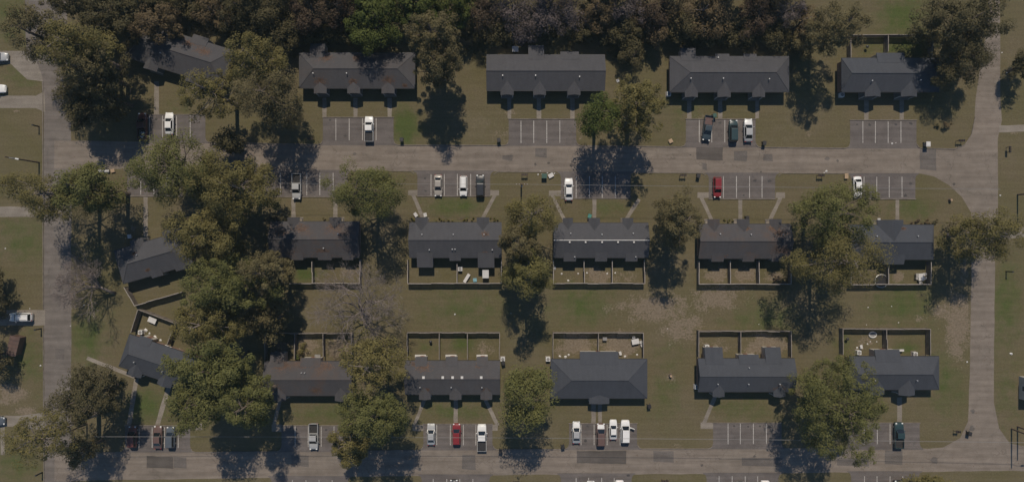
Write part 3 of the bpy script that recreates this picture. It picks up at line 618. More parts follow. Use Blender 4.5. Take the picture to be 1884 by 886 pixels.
# ------------------------------------------------------------------ vehicles (local +x is forward)
SPEC = {'sedan': dict(st=[(-2.36, .70, .60, .62), (-2.24, .82, .82, .86), (-1.6, .89, .92, .96), (-.6, .91, .93, .97), (.9, .91, .91, .95), (1.5, .90, .86, .92), (2.1, .83, .74, .80), (2.34, .66, .58, .60)],
                      cab=(-1.78, 1.08, .80, .93, -1.02, .28, .60, 1.40), wx=(-1.38, 1.42), wr=.32, hood=(1.12, 2.12)),
        'suv': dict(st=[(-2.38, .78, .75, .78), (-2.3, .88, .98, 1.0), (-1.6, .93, 1.02, 1.05), (-.6, .94, 1.02, 1.05), (.9, .94, 1.0, 1.04), (1.5, .92, .98, 1.03), (2.1, .87, .88, .94), (2.36, .72, .66, .70)],
                    cab=(-2.28, 1.22, .84, 1.02, -2.02, .45, .66, 1.70), wx=(-1.42, 1.45), wr=.37, hood=(1.26, 2.12)),
        'pickup': dict(st=[(-2.78, .90, .62, .62), (-2.7, .94, .66, .66), (-.68, .95, .66, .66), (-.66, .95, 1.06, 1.09), (1.2, .95, 1.06, 1.10), (1.8, .94, 1.02, 1.08), (2.45, .90, .94, 1.0), (2.74, .76, .70, .74)],
                       cab=(-.62, 1.42, .86, 1.07, -.46, .66, .70, 1.76), wx=(-1.75, 1.72), wr=.39, hood=(1.46, 2.5))}
def car_meshes(kind):
    sp = SPEC[kind]; out = {}
    b = MB(); prev = None
    for i, (x, hw, zs, zc) in enumerate(sp['st']):
        zb = .24; zm = zb + (zs - zb) * .45
        b.v += [(x, -hw * .88, zb), (x, -hw, zm), (x, -hw * .965, zs - .04), (x, -hw * .80, zs + .01), (x, 0, zc), (x, hw * .80, zs + .01), (x, hw * .965, zs - .04), (x, hw, zm), (x, hw * .88, zb)]
        if i:
            o = (i - 1) * 9
            for k in range(9): b.f.append([o + k, o + 9 + k, o + 9 + (k + 1) % 9, o + (k + 1) % 9]); b.m.append(0)
    b.f.append(list(range(9))); b.m.append(0); o = (len(sp['st']) - 1) * 9; b.f.append([o + k for k in range(9)][::-1]); b.m.append(0)
    me = b.mesh('body', 'paint_white', True); out['body'] = me
    xr0, xf0, hw0, z0, xr1, xf1, hw1, z1 = sp['cab']
    base = [Vector((xr0, -hw0, z0)), Vector((xf0, -hw0, z0)), Vector((xf0, hw0, z0)), Vector((xr0, hw0, z0))]
    top = [Vector((xr1, -hw1, z1)), Vector((xf1, -hw1, z1)), Vector((xf1, hw1, z1)), Vector((xr1, hw1, z1))]
    out['cabin'] = MB().add(base + top, [(0, 1, 5, 4), (1, 2, 6, 5), (2, 3, 7, 6), (3, 0, 4, 7), (4, 5, 6, 7)]).mesh('cabin', 'paint_white')
    def pane(name, q, iu, iv):
        a, b_, c, d = q; n = (b_ - a).cross(d - a).normalized()
        L = lambda u, v: (a.lerp(b_, u)).lerp(d.lerp(c, u), v) + n * .012
        pts = [L(iu, iv), L(1 - iu, iv), L(1 - iu, 1 - iv * .8), L(iu, 1 - iv * .8)]
        out[name] = MB().add(pts + [p - n * .02 for p in pts], [(0, 1, 2, 3), (0, 4, 5, 1), (1, 5, 6, 2), (2, 6, 7, 3), (3, 7, 4, 0)]).mesh(name, 'car_glass')
    pane('windshield', (base[1], base[2], top[2], top[1]), .05, .06)
    pane('rear_window', (base[3], base[0], top[0], top[3]), .06, .12)
    pane('side_window', (base[0], base[1], top[1], top[0]), .07, .12)
    pane('side_window_', (base[2], base[3], top[3], top[2]), .07, .12)
    r = MB(); ex = .03
    ring = [(xr1 - ex, -hw1 - ex), (xr1 - ex, hw1 + ex), (xf1 + ex, hw1 + ex), (xf1 + ex, -hw1 - ex)]
    ring2 = [(xr1 + .12, -hw1 + .1), (xr1 + .12, hw1 - .1), (xf1 - .12, hw1 - .1), (xf1 - .12, -hw1 + .1)]
    r.add([(x, y, z1 - .01) for x, y in ring] + [(x, y, z1 + .02) for x, y in ring] + [(x, y, z1 + .05) for x, y in ring2],
          [(8, 11, 10, 9)] + [(i, (i + 1) % 4, 4 + (i + 1) % 4, 4 + i) for i in range(4)] + [(4 + i, 4 + (i + 1) % 4, 8 + (i + 1) % 4, 8 + i) for i in range(4)])
    out['roof_panel'] = r.mesh('roof_panel', 'paint_white')
    hx0, hx1 = sp['hood']; st = sp['st']
    def at(x):
        for p, q in zip(st[:-1], st[1:]):
            if p[0] <= x <= q[0]: t = (x - p[0]) / (q[0] - p[0]); return [p[i] + (q[i] - p[i]) * t for i in range(4)]
        return st[-1]
    hd = MB(); xs = [hx0 + (hx1 - hx0) * k / 4 for k in range(5)]
    for k, x in enumerate(xs):
        _, hw, zs, zc = at(x); f = .78 if k < 4 else .66
        hd.v += [(x, -hw * f, zs + .025), (x, -hw * f * .5, (zs + zc) / 2 + .035), (x, 0, zc + .022), (x, hw * f * .5, (zs + zc) / 2 + .035), (x, hw * f, zs + .025)]
        if k:
            for j in range(4): o = (k - 1) * 5 + j; hd.f.append([o, o + 5, o + 6, o + 1]); hd.m.append(0)
    out['hood'] = hd.mesh('hood', 'paint_white', True)
    wr = sp['wr']
    out['wheel'] = MB().tube([(0, -.11, 0), (0, .11, 0)], [wr, wr], 14).mesh('wheel', 'rubber')
    out['rim'] = MB().tube([(0, -.118, 0), (0, .118, 0)], [wr * .62, wr * .62], 10).mesh('rim', 'rim')
    fx, rx = st[-2], st[1]
    out['headlight'] = MB().box(-.13, .13, -.15, .15, -.07, .06).mesh('headlight', 'headlight')
    out['taillight'] = MB().box(-.05, .05, -.13, .13, -.09, .09).mesh('taillight', 'taillight')
    out['mirror'] = MB().box(-.06, .06, -.11, .11, -.07, .07).mesh('mirror', 'paint_white')
    if kind == 'pickup':
        bd = MB()
        for y in (-1, 1): bd.box(-2.74, -.67, min(y * .95, y * .86), max(y * .95, y * .86), .60, 1.14)
        bd.box(-2.78, -2.70, -.94, .94, .56, 1.14); bd.box(-.76, -.67, -.86, .86, .6, 1.14)
        out['cargo_bed'] = bd.mesh('cargo_bed', 'paint_white')
        fl = MB().box(-2.70, -.76, -.86, .86, .66, .70)
        for y in (-.6, -.3, 0, .3, .6): fl.box(-2.69, -.77, y - .05, y + .05, .70, .715)
        out['bed_floor'] = fl.mesh('bed_floor', 'bed_liner')
        out['bed_cover'] = MB().box(-2.72, -.72, -.90, .90, 1.142, 1.175).mesh('bed_cover', 'bed_liner')
    return out
def car(label, kind, px, py, face, paint, cat=None, hood=None, cover=False, load=None, open_door=False, rack=False, scale=1.0, bedmat=None):
    M = cached('car_' + kind, lambda: car_meshes(kind)); sp = SPEC[kind]
    c = P(px, py, .8); ang = {'N': 90, 'S': -90, 'E': 0, 'W': 180}.get(face, face)
    t = thing({'sedan': 'parked_car', 'suv': 'parked_suv', 'pickup': 'pickup_truck'}[kind], label, cat or {'sedan': 'car', 'suv': 'suv', 'pickup': 'pickup'}[kind], (c.x, c.y, .012), math.radians(ang), 'vehicles parked in the housing')
    t.scale = (scale, scale, scale)
    link('body', M['body'], t, override=paint); cb = link('cabin', M['cabin'], t, override=paint)
    for nm in ('windshield', 'rear_window', 'side_window', 'side_window_'): link(nm.rstrip('_'), M[nm], cb)
    rp = link('roof_panel', M['roof_panel'], cb, override=paint)
    link('hood', M['hood'], t, override=hood or paint)
    for wx in sp['wx']:
        for y in (-.80, .80):
            w = link('wheel', M['wheel'], t, (wx, y, sp['wr'])); link('rim', M['rim'], w)
    st = sp['st']; f, r = st[-2], st[1]
    for y in (-1, 1):
        link('headlight', M['headlight'], t, (f[0] + .12, y * f[1] * .72, f[2] - .06)); link('taillight', M['taillight'], t, (st[0][0] + .03, y * r[1] * .78, max(.72, r[2] - .16) if kind != 'pickup' else .9))
        link('mirror', M['mirror'], t, (sp['cab'][1] - .45, y * (sp['cab'][2] + .2), sp['cab'][3] + .08), override=paint)
    if kind == 'pickup':
        link('cargo_bed', M['cargo_bed'], t, override=paint); link('bed_floor', M['bed_floor'], t, override=bedmat or 'bed_liner')
        if cover: link('bed_cover', M['bed_cover'], t)
    if open_door:
        link('door', MB().box(0, 1.05, -.04, .04, .35, 1.0).box(0, .95, -.03, .03, 1.0, 1.05).mesh('door', paint), t, (1.0 - .15, -sp['st'][3][1] - .02, 0), math.radians(-112))
    if rack:
        m = MB()
        for y in (-.5, .5): m.tube([(sp['cab'][4] + .1, y, sp['cab'][7] + .1), (sp['cab'][5] - .1, y, sp['cab'][7] + .1)], [.025, .025], 5)
        link('roof_rack', m.mesh('roof_rack', 'dark_metal'), t)
    return t
car('pale silver car nosing out of the upper driveway by the lane', 'sedan', -7, 104.5, 'E', 'paint_silver')
car('small white hatchback parked on the lawn edge above the concrete drive', 'sedan', -10, 163, 'E', 'paint_white', scale=.96)
car('white suv parked across the short drive beside the western lane', 'suv', 38, 583, 'W', 'paint_white', rack=True, scale=.97)
car('dark silver car in the lower driveway beside the narrow footpath', 'sedan', -13, 774, 'E', 'paint_greyblue')
tr = car('dark red pickup with white debris in its bed, beside the white sedan', 'pickup', 262, 232, 'N', 'paint_maroon')
mb = MB()
for _ in range(16):
    x, y = rnd.uniform(-2.4, -1.2), rnd.uniform(-.6, .6); q = rnd.uniform(.06, .16); R_ = Matrix.Translation((x, y, .70 + q)) @ Matrix.Rotation(rnd.uniform(0, 3), 4, 'Z')
    mb.box(-q, q, -q * .7, q * .7, -q, q * .6, 0, R_)
ld = tag(link('debris_pile', mb.mesh('debris_pile', 'white_plastic'), None, tr.location, tr.rotation_euler.z), 'white rubbish heaped in the dark red pickup bed', 'rubbish'); ld.location.z = .03
car('white sedan in the bay below the askew northern house', 'sedan', 311, 227, 'N', 'paint_white', scale=.97)
car('white pickup with a black covered bed, alone in its bay', 'pickup', 679, 237, 'N', 'paint_white', cover=True, scale=.95)
car('dark teal pickup parked crooked with an empty brown bed', 'pickup', 1302, 236, -98, 'paint_teal', bedmat='paint_brown', scale=.95)
car('dark green suv between the crooked pickup and the silver sedan', 'suv', 1349.5, 241, 'N', 'paint_green', scale=.97)
car('silver sedan with a white hood beside the dark green suv', 'sedan', 1377, 239.5, 'N', 'paint_silver', hood='paint_white', scale=1.02)
car('silver pickup half under tree shade with its nose on the lawn', 'pickup', 545.5, 343, 'S', 'paint_silver', scale=.97)
car('champagne sedan two spaces from the white suv', 'sedan', 806, 341, 'S', 'paint_champagne', scale=.95)
car('white suv parked between the champagne sedan and the black suv', 'suv', 852.5, 342, 'S', 'paint_white', scale=.88, rack=True)
car('black suv facing the road next to a white suv', 'suv', 883.5, 342, 'N', 'paint_black', scale=.98)
car('white sedan beside the shaded parking spaces', 'sedan', 1046.5, 348, 'N', 'paint_white', scale=.98)
car('bright red suv alone in its bay beside the pale pad', 'suv', 1320, 344.5, 'S', 'paint_red', scale=.90)
car('white sedan tucked under the edge of the twin pines', 'sedan', 1578.5, 344, -88, 'paint_white', scale=.95)
car('dark rust-red suv in the corner bay, set apart from its neighbours', 'suv', 243.5, 803, 'N', 'paint_rust', scale=.93)
car('maroon sedan with a bright windscreen beside the grey-blue suv', 'sedan', 290, 804, 'N', 'paint_brown')
car('grey-blue suv beside the maroon sedan', 'suv', 313.5, 804, 'N', 'paint_greyblue', scale=.93)
car('silver pickup with its dark open bed towards the house', 'pickup', 577, 802.5, 'S', 'paint_silver', scale=.98)
car('silver-blue sedan next to the pale step pad', 'sedan', 793, 798.5, 'N', 'paint_silver', scale=.95)
car('bright red suv between a silver sedan and a white pickup', 'suv', 840, 798, 'N', 'paint_red', scale=.93)
car('white pickup with a dark teal bed cover, right of the red suv', 'pickup', 886.5, 804, 'N', 'paint_white', cover=True, scale=1.0)
car('silver-white sedan at the end of the four-car bay', 'sedan', 1060.5, 795, 'N', 'paint_silver', hood='paint_white', scale=.97)
car('brown suv with a pale hood before the broad porch', 'suv', 1105.5, 799, 'N', 'paint_brown', hood='paint_white', scale=1.0)
car('white sedan between the brown suv and the white suv', 'sedan', 1128.5, 790, 'N', 'paint_white', scale=.88)
car('large white suv with its side door swung open', 'suv', 1150.5, 793, 'N', 'paint_white', scale=1.0, open_door=True)
car('dark green pickup under the edge of the spreading tree', 'pickup', 1654, 800, 'N', 'paint_green', scale=.97)
car('black car nosing into the bay cut by the southern verge', 'sedan', 835, 903, 'N', 'paint_black')
car('silver-white sedan in the southern bay beside a white suv', 'sedan', 1087, 905, 'N', 'paint_silver', hood='paint_white')
car('white suv in the southern bay beside a silver sedan', 'suv', 1140, 904, 'N', 'paint_white')
car('white pickup at the end of the southern bay', 'pickup', 1408, 908, 'N', 'paint_white', bedmat=None)
car('dark car next to the white pickup in the southern bay', 'sedan', 1362, 907, 'N', 'paint_greyblue')
car('black suv in the southern bay near the eastern lane', 'suv', 1653, 904, 'N', 'paint_black')

# ------------------------------------------------------------------ poles and wires
def pole(label, px, py, h, arms=(), lamp=None, cross=False):
    c = P(px, py); t = thing('utility_pole', label, 'pole', (c.x, c.y, 0), 0, 'utility poles')
    link('shaft', MB().tube([(0, 0, -.3), (0, 0, h * .5), (0, 0, h)], [.17, .145, .11], 10).mesh('shaft', 'pole_wood'), t)
    if cross:
        ca = link('crossarm', MB().box(-1.15, 1.15, -.06, .06, h - .75, h - .62).mesh('crossarm', 'pole_wood'), t)
        for x in (-1.05, -.5, .5, 1.05): link('insulator', cached('insul', lambda: MB().cyl(0, 0, 0, .2, .06, 8).mesh('insulator', 'white_trim')), ca, (x, 0, h - .62))
        link('transformer', MB().cyl(0, -.32, h - 1.9, h - 1.0, .2, 12).mesh('transformer', 'grey_plastic'), t)
    if lamp:
        dx, dy = lamp; ln = math.hypot(dx, dy)
        a = link('lamp_arm', MB().tube([(0, 0, h - 1.0), (dx * .5, dy * .5, h - .45), (dx, dy, h - .3)], [.04, .035, .03], 6).mesh('lamp_arm', 'galvanised'), t)
        ang = math.atan2(dy, dx)
        link('lamp_head', MB().box(-.08, .62, -.13, .13, -.06, .06).box(.0, .5, -.1, .1, -.12, -.06).mesh('lamp_head', 'white_metal'), a, (dx, dy, h - .3), ang)
    return t
pole('wooden utility pole with lamp arm beside the western lane, above the spreading pine', 72, 299, 9.5, lamp=(1.9, -.3))
pole('wooden lamp pole between the dark round tree and the pale pine', 160, 779, 9.5, lamp=(-2.6, -.2))
pole('wooden pole with crossarm on the lawn by the mailbox stand', 959, 345, 9.0, cross=True)
pole('wooden pole standing on the eastern lawn by the pale drive', 1872, 358, 10.0)
pole('wooden pole at the southeastern road corner', 1861, 788, 10.5, lamp=(2.0, .2))
pole('slender wooden pole close to the corner pole', 1872, 784, 9.0)
def wire(label, p0, p1, sag=.7, r=.018, group='overhead wires'):
    a, b = Vector(p0), Vector(p1); n = 14
    pts = [a.lerp(b, i / n) - Vector((0, 0, sag * 4 * (i / n) * (1 - i / n))) for i in range(n + 1)]
    tag(link('power_wire', MB().tube(pts, [r] * (n + 1), 4).mesh('power_wire', 'wire')), label, 'wire', group)
cp = P(959, 345)
for dx, dz in ((-.5, 8.6), (0, 8.2)):
    wire('thin overhead wire running west from the crossarm pole along the parking bays', (cp.x + dx, cp.y + (dx * .1), dz), (-62, cp.y + .3, 8.2))
    wire('thin overhead wire running east from the crossarm pole along the parking bays', (cp.x - dx, cp.y + (dx * .1), dz), (96, cp.y - .9 + dx * .3, 8.4))
for k in range(2):
    wire('thin overhead wire along the southern parking bays', (-82, P(0, 779).y - k * .25, 8.9 - k * .4), (P(1861, 788).x, P(0, 788).y - k * .2, 9.6 - k * .4), 1.0)

# ------------------------------------------------------------------ small things in the yards and on the verges
def cart(label, px, py, mat='black_plastic', rz=0.0, s=1.0, lid=None):
    c = P(px, py); t = thing('trash_cart', label, 'bin', (c.x, c.y, 0), rz, 'wheeled bins'); t.scale = (s, s, s)
    b = cached('cart_body', lambda: MB().add([(-.26, -.3, .06), (.26, -.3, .06), (.26, .26, .06), (-.26, .26, .06), (-.33, -.4, 1.0), (.33, -.4, 1.0), (.33, .38, 1.0), (-.33, .38, 1.0)],
        [(3, 2, 1, 0), (0, 1, 5, 4), (1, 2, 6, 5), (2, 3, 7, 6), (3, 0, 4, 7), (4, 5, 6, 7)]).mesh('bin_body', 'black_plastic'))
    link('bin_body', b, t, override=mat)
    link('lid', cached('cart_lid', lambda: MB().box(-.36, .36, -.43, .40, 1.003, 1.06).box(-.3, .3, -.3, .3, 1.06, 1.10).mesh('lid', 'black_plastic')), t, override=lid or mat)
    for x in (-.3, .3): link('wheel', cached('cart_wheel', lambda: MB().tube([(-.04, 0, 0), (.04, 0, 0)], [.13, .13], 10).mesh('wheel', 'rubber')), t, (x, .32, .13))
    link('handle', cached('cart_handle', lambda: MB().tube([(-.28, .47, .98), (.28, .47, .98)], [.025, .025], 6).mesh('handle', 'dark_metal')), t)
for a in (('black wheeled bin at the kerb, right of the white pickup bay', 740, 258), ('black wheeled bin at the kerb, left of the empty bay', 918, 259), ('black wheeled bin on the lawn before the bright red suv bay', 1283, 324),
          ('dark green wheeled bin in front of the dark teal pickup', 1312.5, 214, 'green_plastic'), ('small black bin beside the rusty litter roof path', 1372, 401), ('black wheeled bin by the corner of the broad hip-roofed house', 1193, 745),
          ('black bin near the end of the four-car bay', 1035, 819), ('dark bin left of the southern four-car bay tree', 921, 827), ('black bin by the wall of the furniture yard house', 928, 433), ('black bin behind the five-vent house corner', 926, 666),
          ('black bin beside the verge of the green-vehicle bay', 1403.5, 264.5), ('teal bin on the lawn by the white-ridged house', 1084, 397.5, 'teal_plastic'), ('black bin on the lawn of the shorter blue-grey house corner', 1779, 795)):
    cart(*a, rz=rnd.uniform(-.3, .3))
cart('tall grey bin with a white lid at the eastern kerb bend', 1701, 266.5, 'grey_plastic', lid='white_plastic', s=1.25)
def mailboxes(label, px, py, n=4, rz=0.0):
    c = P(px, py); t = thing('mailbox_stand', label, 'mailboxes', (c.x, c.y, 0), rz, 'mailbox stands'); w = .34 * n
    for x in (-w / 2 + .15, w / 2 - .15): link('post', cached('mb_post', lambda: MB().box(-.05, .05, -.05, .05, -.2, 1.0).mesh('post', 'pole_wood')), t, (x, 0, 0))
    link('beam', MB().box(-w / 2, w / 2, -.14, .14, 1.0, 1.06).mesh('beam', 'pole_wood'), t)
    def boxm():
        m = MB(); sec = [(-.09, 0), (.09, 0), (.09, .12), (.055, .19), (-.055, .19), (-.09, .12)]
        m.add([(x, -.24, z) for x, z in sec] + [(x, .24, z) for x, z in sec], [(0, 1, 2, 3, 4, 5), (11, 10, 9, 8, 7, 6)] + [(i, 6 + i, 6 + (i + 1) % 6, (i + 1) % 6) for i in range(6)])
        return m.mesh('mailbox', 'dark_metal')
    for i in range(n):
        b = link('mailbox', cached('mbx', boxm), t, (-w / 2 + .17 + .34 * i, 0, 1.063)); link('flag', cached('mbf', lambda: MB().box(.092, .105, -.1, .02, .08, .22).mesh('flag', 'taillight')), b)
for a in (('row of dark mailboxes beside the spreading pine and the champagne sedan bay', 715, 324, 4), ('row of dark mailboxes on the lawn north of the crossarm pole', 965, 322, 4), ('row of dark mailboxes left of the bright red suv bay', 1255, 323, 4),
          ('row of dark mailboxes on the verge above the twin pines', 1507, 323.5, 4), ('row of dark mailboxes on the corner lawn by the eastern junction', 1763, 260, 4), ('dark mailboxes on the corner lawn by the southeastern junction', 1757, 791, 3),
          ('low dark mailboxes left of the white pickup bay', 573, 256, 3), ('dark mailboxes on the southern verge right of the white suv', 1222, 881, 4), ('dark mailboxes on the southern verge right of the black suv', 1700, 878, 3), ('dark mailboxes on the verge right of the black car bay', 950, 883, 4)):
    mailboxes(*a)
mailboxes('dark mailboxes standing along the eastern lane edge', 1851, 276, 4, math.pi / 2)
def post_box(label, px, py):
    c = P(px, py); t = thing('marker_post', label, 'post', (c.x, c.y, 0)); link('shaft', MB().box(-.12, .12, -.12, .12, -.2, 1.9).mesh('shaft', 'dark_metal'), t); link('cap', MB().box(-.16, .16, -.16, .16, 1.903, 2.0).mesh('cap', 'dark_metal'), t)
post_box('short dark post on the eastern lawn casting a straight shadow', 1851, 499); post_box('short dark post on the lawn beside the western lane kerb', 72, 233); post_box('dark post at the lower western lane kerb', 78, 868); post_box('dark post at the kerb by the white suv drive', 76, 604)
def ac(label, px, py):
    c = P(px, py); t = thing('air_conditioner', label, 'air conditioner', (c.x, c.y, 0), 0, 'outdoor air conditioners')
    link('slab', cached('ac_s', lambda: MB().box(-.55, .55, -.55, .55, -.02, .08).mesh('slab', 'concrete')), t)
    cs = link('casing', cached('ac_c', lambda: MB().box(-.42, .42, -.42, .42, .08, .9).mesh('casing', 'white_metal')), t)
    link('fan_grille', cached('ac_g', lambda: MB().tube([(0, 0, .903), (0, 0, .93)], [.34, .34], 14).mesh('fan_grille', 'grey_plastic')), cs)
for a in (('white air conditioner at the west wall of the green-vehicle house', 1229, 174), ('white air conditioner at the west wall of the shorter blue-grey house', 1546, 176), ('white air conditioner at the west wall of the twin-wing house', 1280, 710), ('white air conditioner beside the back corner of the broad hip-roofed house', 1008, 659),
          ('white air conditioner behind the five-vent house, at its east corner', 925, 659), ('white air conditioner in the yard with the white wading pool, near the wall', 1577, 647), ('white air conditioner behind the east end of the pool-yard house', 1680, 650), ('white air conditioner in the white-furniture yard', 847, 494), ('white air conditioner at the rear of the askew southern house', 262, 610),
          ('white air conditioner behind the twin-wing house', 1299, 637)):
    ac(*a)
def table(label, px, py, rz=0, l=1.7, w=.8, mat='white_plastic', chairs=0, h=.72, tilt=0):
    c = P(px, py); t = thing('yard_table', label, 'table', (c.x, c.y, 0), rz)
    link('table_top', MB().box(-l / 2, l / 2, -w / 2, w / 2, h - .04, h).mesh('table_top', mat), t)
    for x in (-1, 1):
        for y in (-1, 1): link('leg', cached(('leg', mat, h), lambda: MB().box(-.03, .03, -.03, .03, 0, h - .04).mesh('leg', mat)), t, (x * (l / 2 - .08), y * (w / 2 - .08), 0))
def chair(label, px, py, rz, mat='white_plastic'):
    c = P(px, py); t = thing('garden_chair', label, 'chair', (c.x, c.y, 0), rz, 'white plastic garden chairs')
    link('seat', cached('ch_s' + mat, lambda: MB().box(-.24, .24, -.24, .24, .40, .45).mesh('seat', mat)), t); link('backrest', cached('ch_b' + mat, lambda: MB().box(-.24, .24, .22, .27, .45, .88).mesh('backrest', mat)), t)
    for x in (-1, 1):
        for y in (-1, 1): link('leg', cached('ch_l' + mat, lambda: MB().box(-.025, .025, -.025, .025, 0, .40).mesh('leg', mat)), t, (x * .21, y * .21, 0))
        link('armrest', cached('ch_a' + mat, lambda: MB().box(-.03, .03, -.24, .24, .64, .67).mesh('armrest', mat)), t, (x * .25, 0, 0))
table('long white table set slantwise in the furniture yard', 859, 511, math.radians(58), 2.0, .62)
table('pale blue square play table in the furniture yard', 874, 514.5, .1, .75, .75, 'blue_plastic', h=.5)
table('white patio table among chairs in the trampoline yard', 1691, 509, .05, 1.1, 1.5)
for k, (x, y, r) in enumerate(((1684, 505, 1.6), (1684, 511, 1.5), (1698, 504, -1.6), (1698, 511, -1.5), (1691, 520, 3.1))): chair('white plastic chair drawn up to the patio table in the trampoline yard', x, y, r)
table('white round-cornered table in the soil yard corner behind the broad house', 1168, 627, .2, 1.5, 1.1)
for x, y, r in ((1178, 628, -1.4), (1180, 634, -1.2), (1165, 620, 0)): chair('white plastic chair in the soil yard corner behind the broad house', x, y, r)
table('long white bench table against the pool-yard house wall', 1642, 643, 0, 4.0, .45)
table('small grey table in the soil yard by the divider fence', 1112, 622, .0, .9, .7, 'grey_plastic')
table('white slatted table behind the long-ridged house', 948, 92, 0, 1.3, 1.15)
table('white picnic frame in the askew southern yard', 283, 588, -.4, 1.7, 1.1)
table('dark swing bench in the brown-stained roof yard', 586, 654, 0, 1.2, .8, 'grey_plastic')
def shelter(label, px, py):
    c = P(px, py); t = thing('canopy', label, 'canopy', (c.x, c.y, 0))
    link('canopy_top', MB().add([(-.65, -.85, 1.75), (.65, -.85, 1.75), (.65, .85, 1.9), (-.65, .85, 1.9), (-.65, -.85, 1.7), (.65, -.85, 1.7), (.65, .85, 1.85), (-.65, .85, 1.85)], [(0, 1, 2, 3), (7, 6, 5, 4), (0, 4, 5, 1), (1, 5, 6, 2), (2, 6, 7, 3), (3, 7, 4, 0)]).mesh('canopy_top', 'white_plastic'), t)
    for x in (-.58, .58):
        for y in (-.78, .78): link('pole', cached('can_p', lambda: MB().cyl(0, 0, 0, 1.74, .025, 6).mesh('pole', 'galvanised')), t, (x, y, 0))
shelter('small white canopy standing in the furniture yard', 894, 503)
def trampoline(label, px, py, r=1.7):
    c = P(px, py); t = thing('trampoline', label, 'trampoline', (c.x, c.y, 0)); n = 20
    link('mat', MB().tube([(0, 0, .72), (0, 0, .74)], [r * .86] * 2, n).mesh('mat', 'black_plastic'), t)
    ring = [(r * math.cos(6.2832 * k / n), r * math.sin(6.2832 * k / n), .76) for k in range(n + 1)]
    link('rim', MB().tube(ring, [.06] * (n + 1), 6, caps=False).mesh('rim', 'galvanised'), t)
    for k in range(6): a = k * math.pi / 3; link('leg', cached('tr_leg', lambda: MB().cyl(0, 0, 0, .72, .04, 6).mesh('leg', 'galvanised')), t, (r * math.cos(a), r * math.sin(a), 0))
trampoline('round trampoline with a pale rim at the fence', 1618, 516, 1.35)
def pool(label, px, py, r=.95):
    c = P(px, py); t = thing('wading_pool', label, 'pool', (c.x, c.y, 0)); n = 18
    link('wall', MB().tube([(r * math.cos(6.2832 * k / n), r * .8 * math.sin(6.2832 * k / n), .15) for k in range(n + 1)], [.13] * (n + 1), 6, caps=False).mesh('wall', 'white_plastic'), t)
    link('floor', MB().tube([(0, 0, .02), (0, 0, .05)], [r * .8] * 2, n).mesh('floor', 'grey_plastic'), t)
pool('white oval wading pool at the board fence', 1605, 615, .75)
def grill(label, px, py):
    c = P(px, py); t = thing('grill', label, 'grill', (c.x, c.y, 0), rnd.uniform(-.5, .5))
    link('bowl', MB().tube([(0, 0, .62), (0, 0, .7), (0, 0, .85), (0, 0, .98), (0, 0, 1.05)], [.14, .27, .32, .24, .06], 12).mesh('bowl', 'dark_metal'), t)
    for k in range(3): a = k * 2.1; link('leg', MB().tube([(.1 * math.cos(a), .1 * math.sin(a), .66), (.3 * math.cos(a), .3 * math.sin(a), 0)], [.015, .015], 5).mesh('leg', 'galvanised'), t)
grill('black kettle grill in the green yard behind the five-vent house', 793, 627); grill('black kettle grill by the fence of the pool yard', 1556, 622); grill('black kettle grill in the dark-fenced northern yard', 1592, 88)
def parasol(label, px, py):
    c = P(px, py); t = thing('yard_parasol', label, 'parasol', (c.x, c.y, 0)); m = MB(); n = 6
    m.add([(0, 0, 2.3)] + [(1.0 * math.cos(k * 1.0472), 1.0 * math.sin(k * 1.0472), 1.95) for k in range(n)], [(0, 1 + k, 1 + (k + 1) % n) for k in range(n)])
    link('canopy', m.mesh('canopy', 'white_plastic'), t); link('pole', MB().cyl(0, 0, 0, 2.28, .025, 6).mesh('pole', 'galvanised'), t)
def rolled(label, px, py):
    c = P(px, py); t = thing('carpet_roll', label, 'carpet', (c.x, c.y, 0), -.03)
    link('roll', MB().tube([(-1.1, 0, .3), (1.0, 0, .3)], [.3, .3], 12).mesh('roll', 'white_plastic'), t); link('core', MB().tube([(-1.14, 0, .3), (1.04, 0, .3)], [.1, .1], 8).mesh('core', 'cardboard'), t)
rolled('white rolled carpet dumped at the road edge', 194, 315)
def carton(label, px, py, w, d, h, rz, mat='cardboard'):
    c = P(px, py); t = thing('carton', label, 'box', (c.x, c.y, 0), rz, 'discarded boxes')
    link('carton_side', MB().box(-w / 2, w / 2, -d / 2, d / 2, 0, h).mesh('carton_side', mat), t)
    link('flap', MB().box(-w / 2, w / 2, d / 2 + .003, d / 2 + .3, h - .04, h).mesh('flap', mat), t)
carton('tan cardboard box beside the white carpet roll', 209, 315.5, .8, .4, .35, .2); carton('tan cardboard box on the verge by the tucked-away white sedan', 1555.5, 325.5, .75, .75, .5, 0); carton('white box tipped beside the dark green skip', 1014, 324, 1.1, .55, .4, .5, 'white_plastic')
carton('white box in front of the askew middle house', 240, 436, .8, .5, .4, .1, 'white_plastic'); carton('white box left of the furniture-yard house path', 766, 396, .65, .6, .5, .6, 'white_plastic'); carton('white box right of the furniture-yard house path', 783, 396.5, .65, .5, .5, .2, 'white_plastic')
carton('white box at the wide-gabled house porch', 1614, 408, .6, .9, .7, 0, 'white_plastic'); carton('tan box in the verge grass by the tree shadow', 1234, 261, .8, .5, .4, .5); carton('white board lying between the pine tree and the long-ridged house', 1137, 150, .55, .3, .12, .4, 'white_plastic'); carton('white crate by the pool-yard house, beside the air conditioner', 1583, 638, .5, .5, .5, .2, 'white_plastic')
carton('white crate on the soil of the broad house yard', 1141, 650, .5, .5, .5, .3, 'white_plastic'); carton('white crate in the three-yard corner of the brown-stained house', 518, 650, .9, .4, .4, 0, 'white_plastic')
for k, x in enumerate((774, 830, 887)): carton('white step box behind the five-vent house', x, 655.5, 2.3, .35, .35, 0, 'white_plastic')
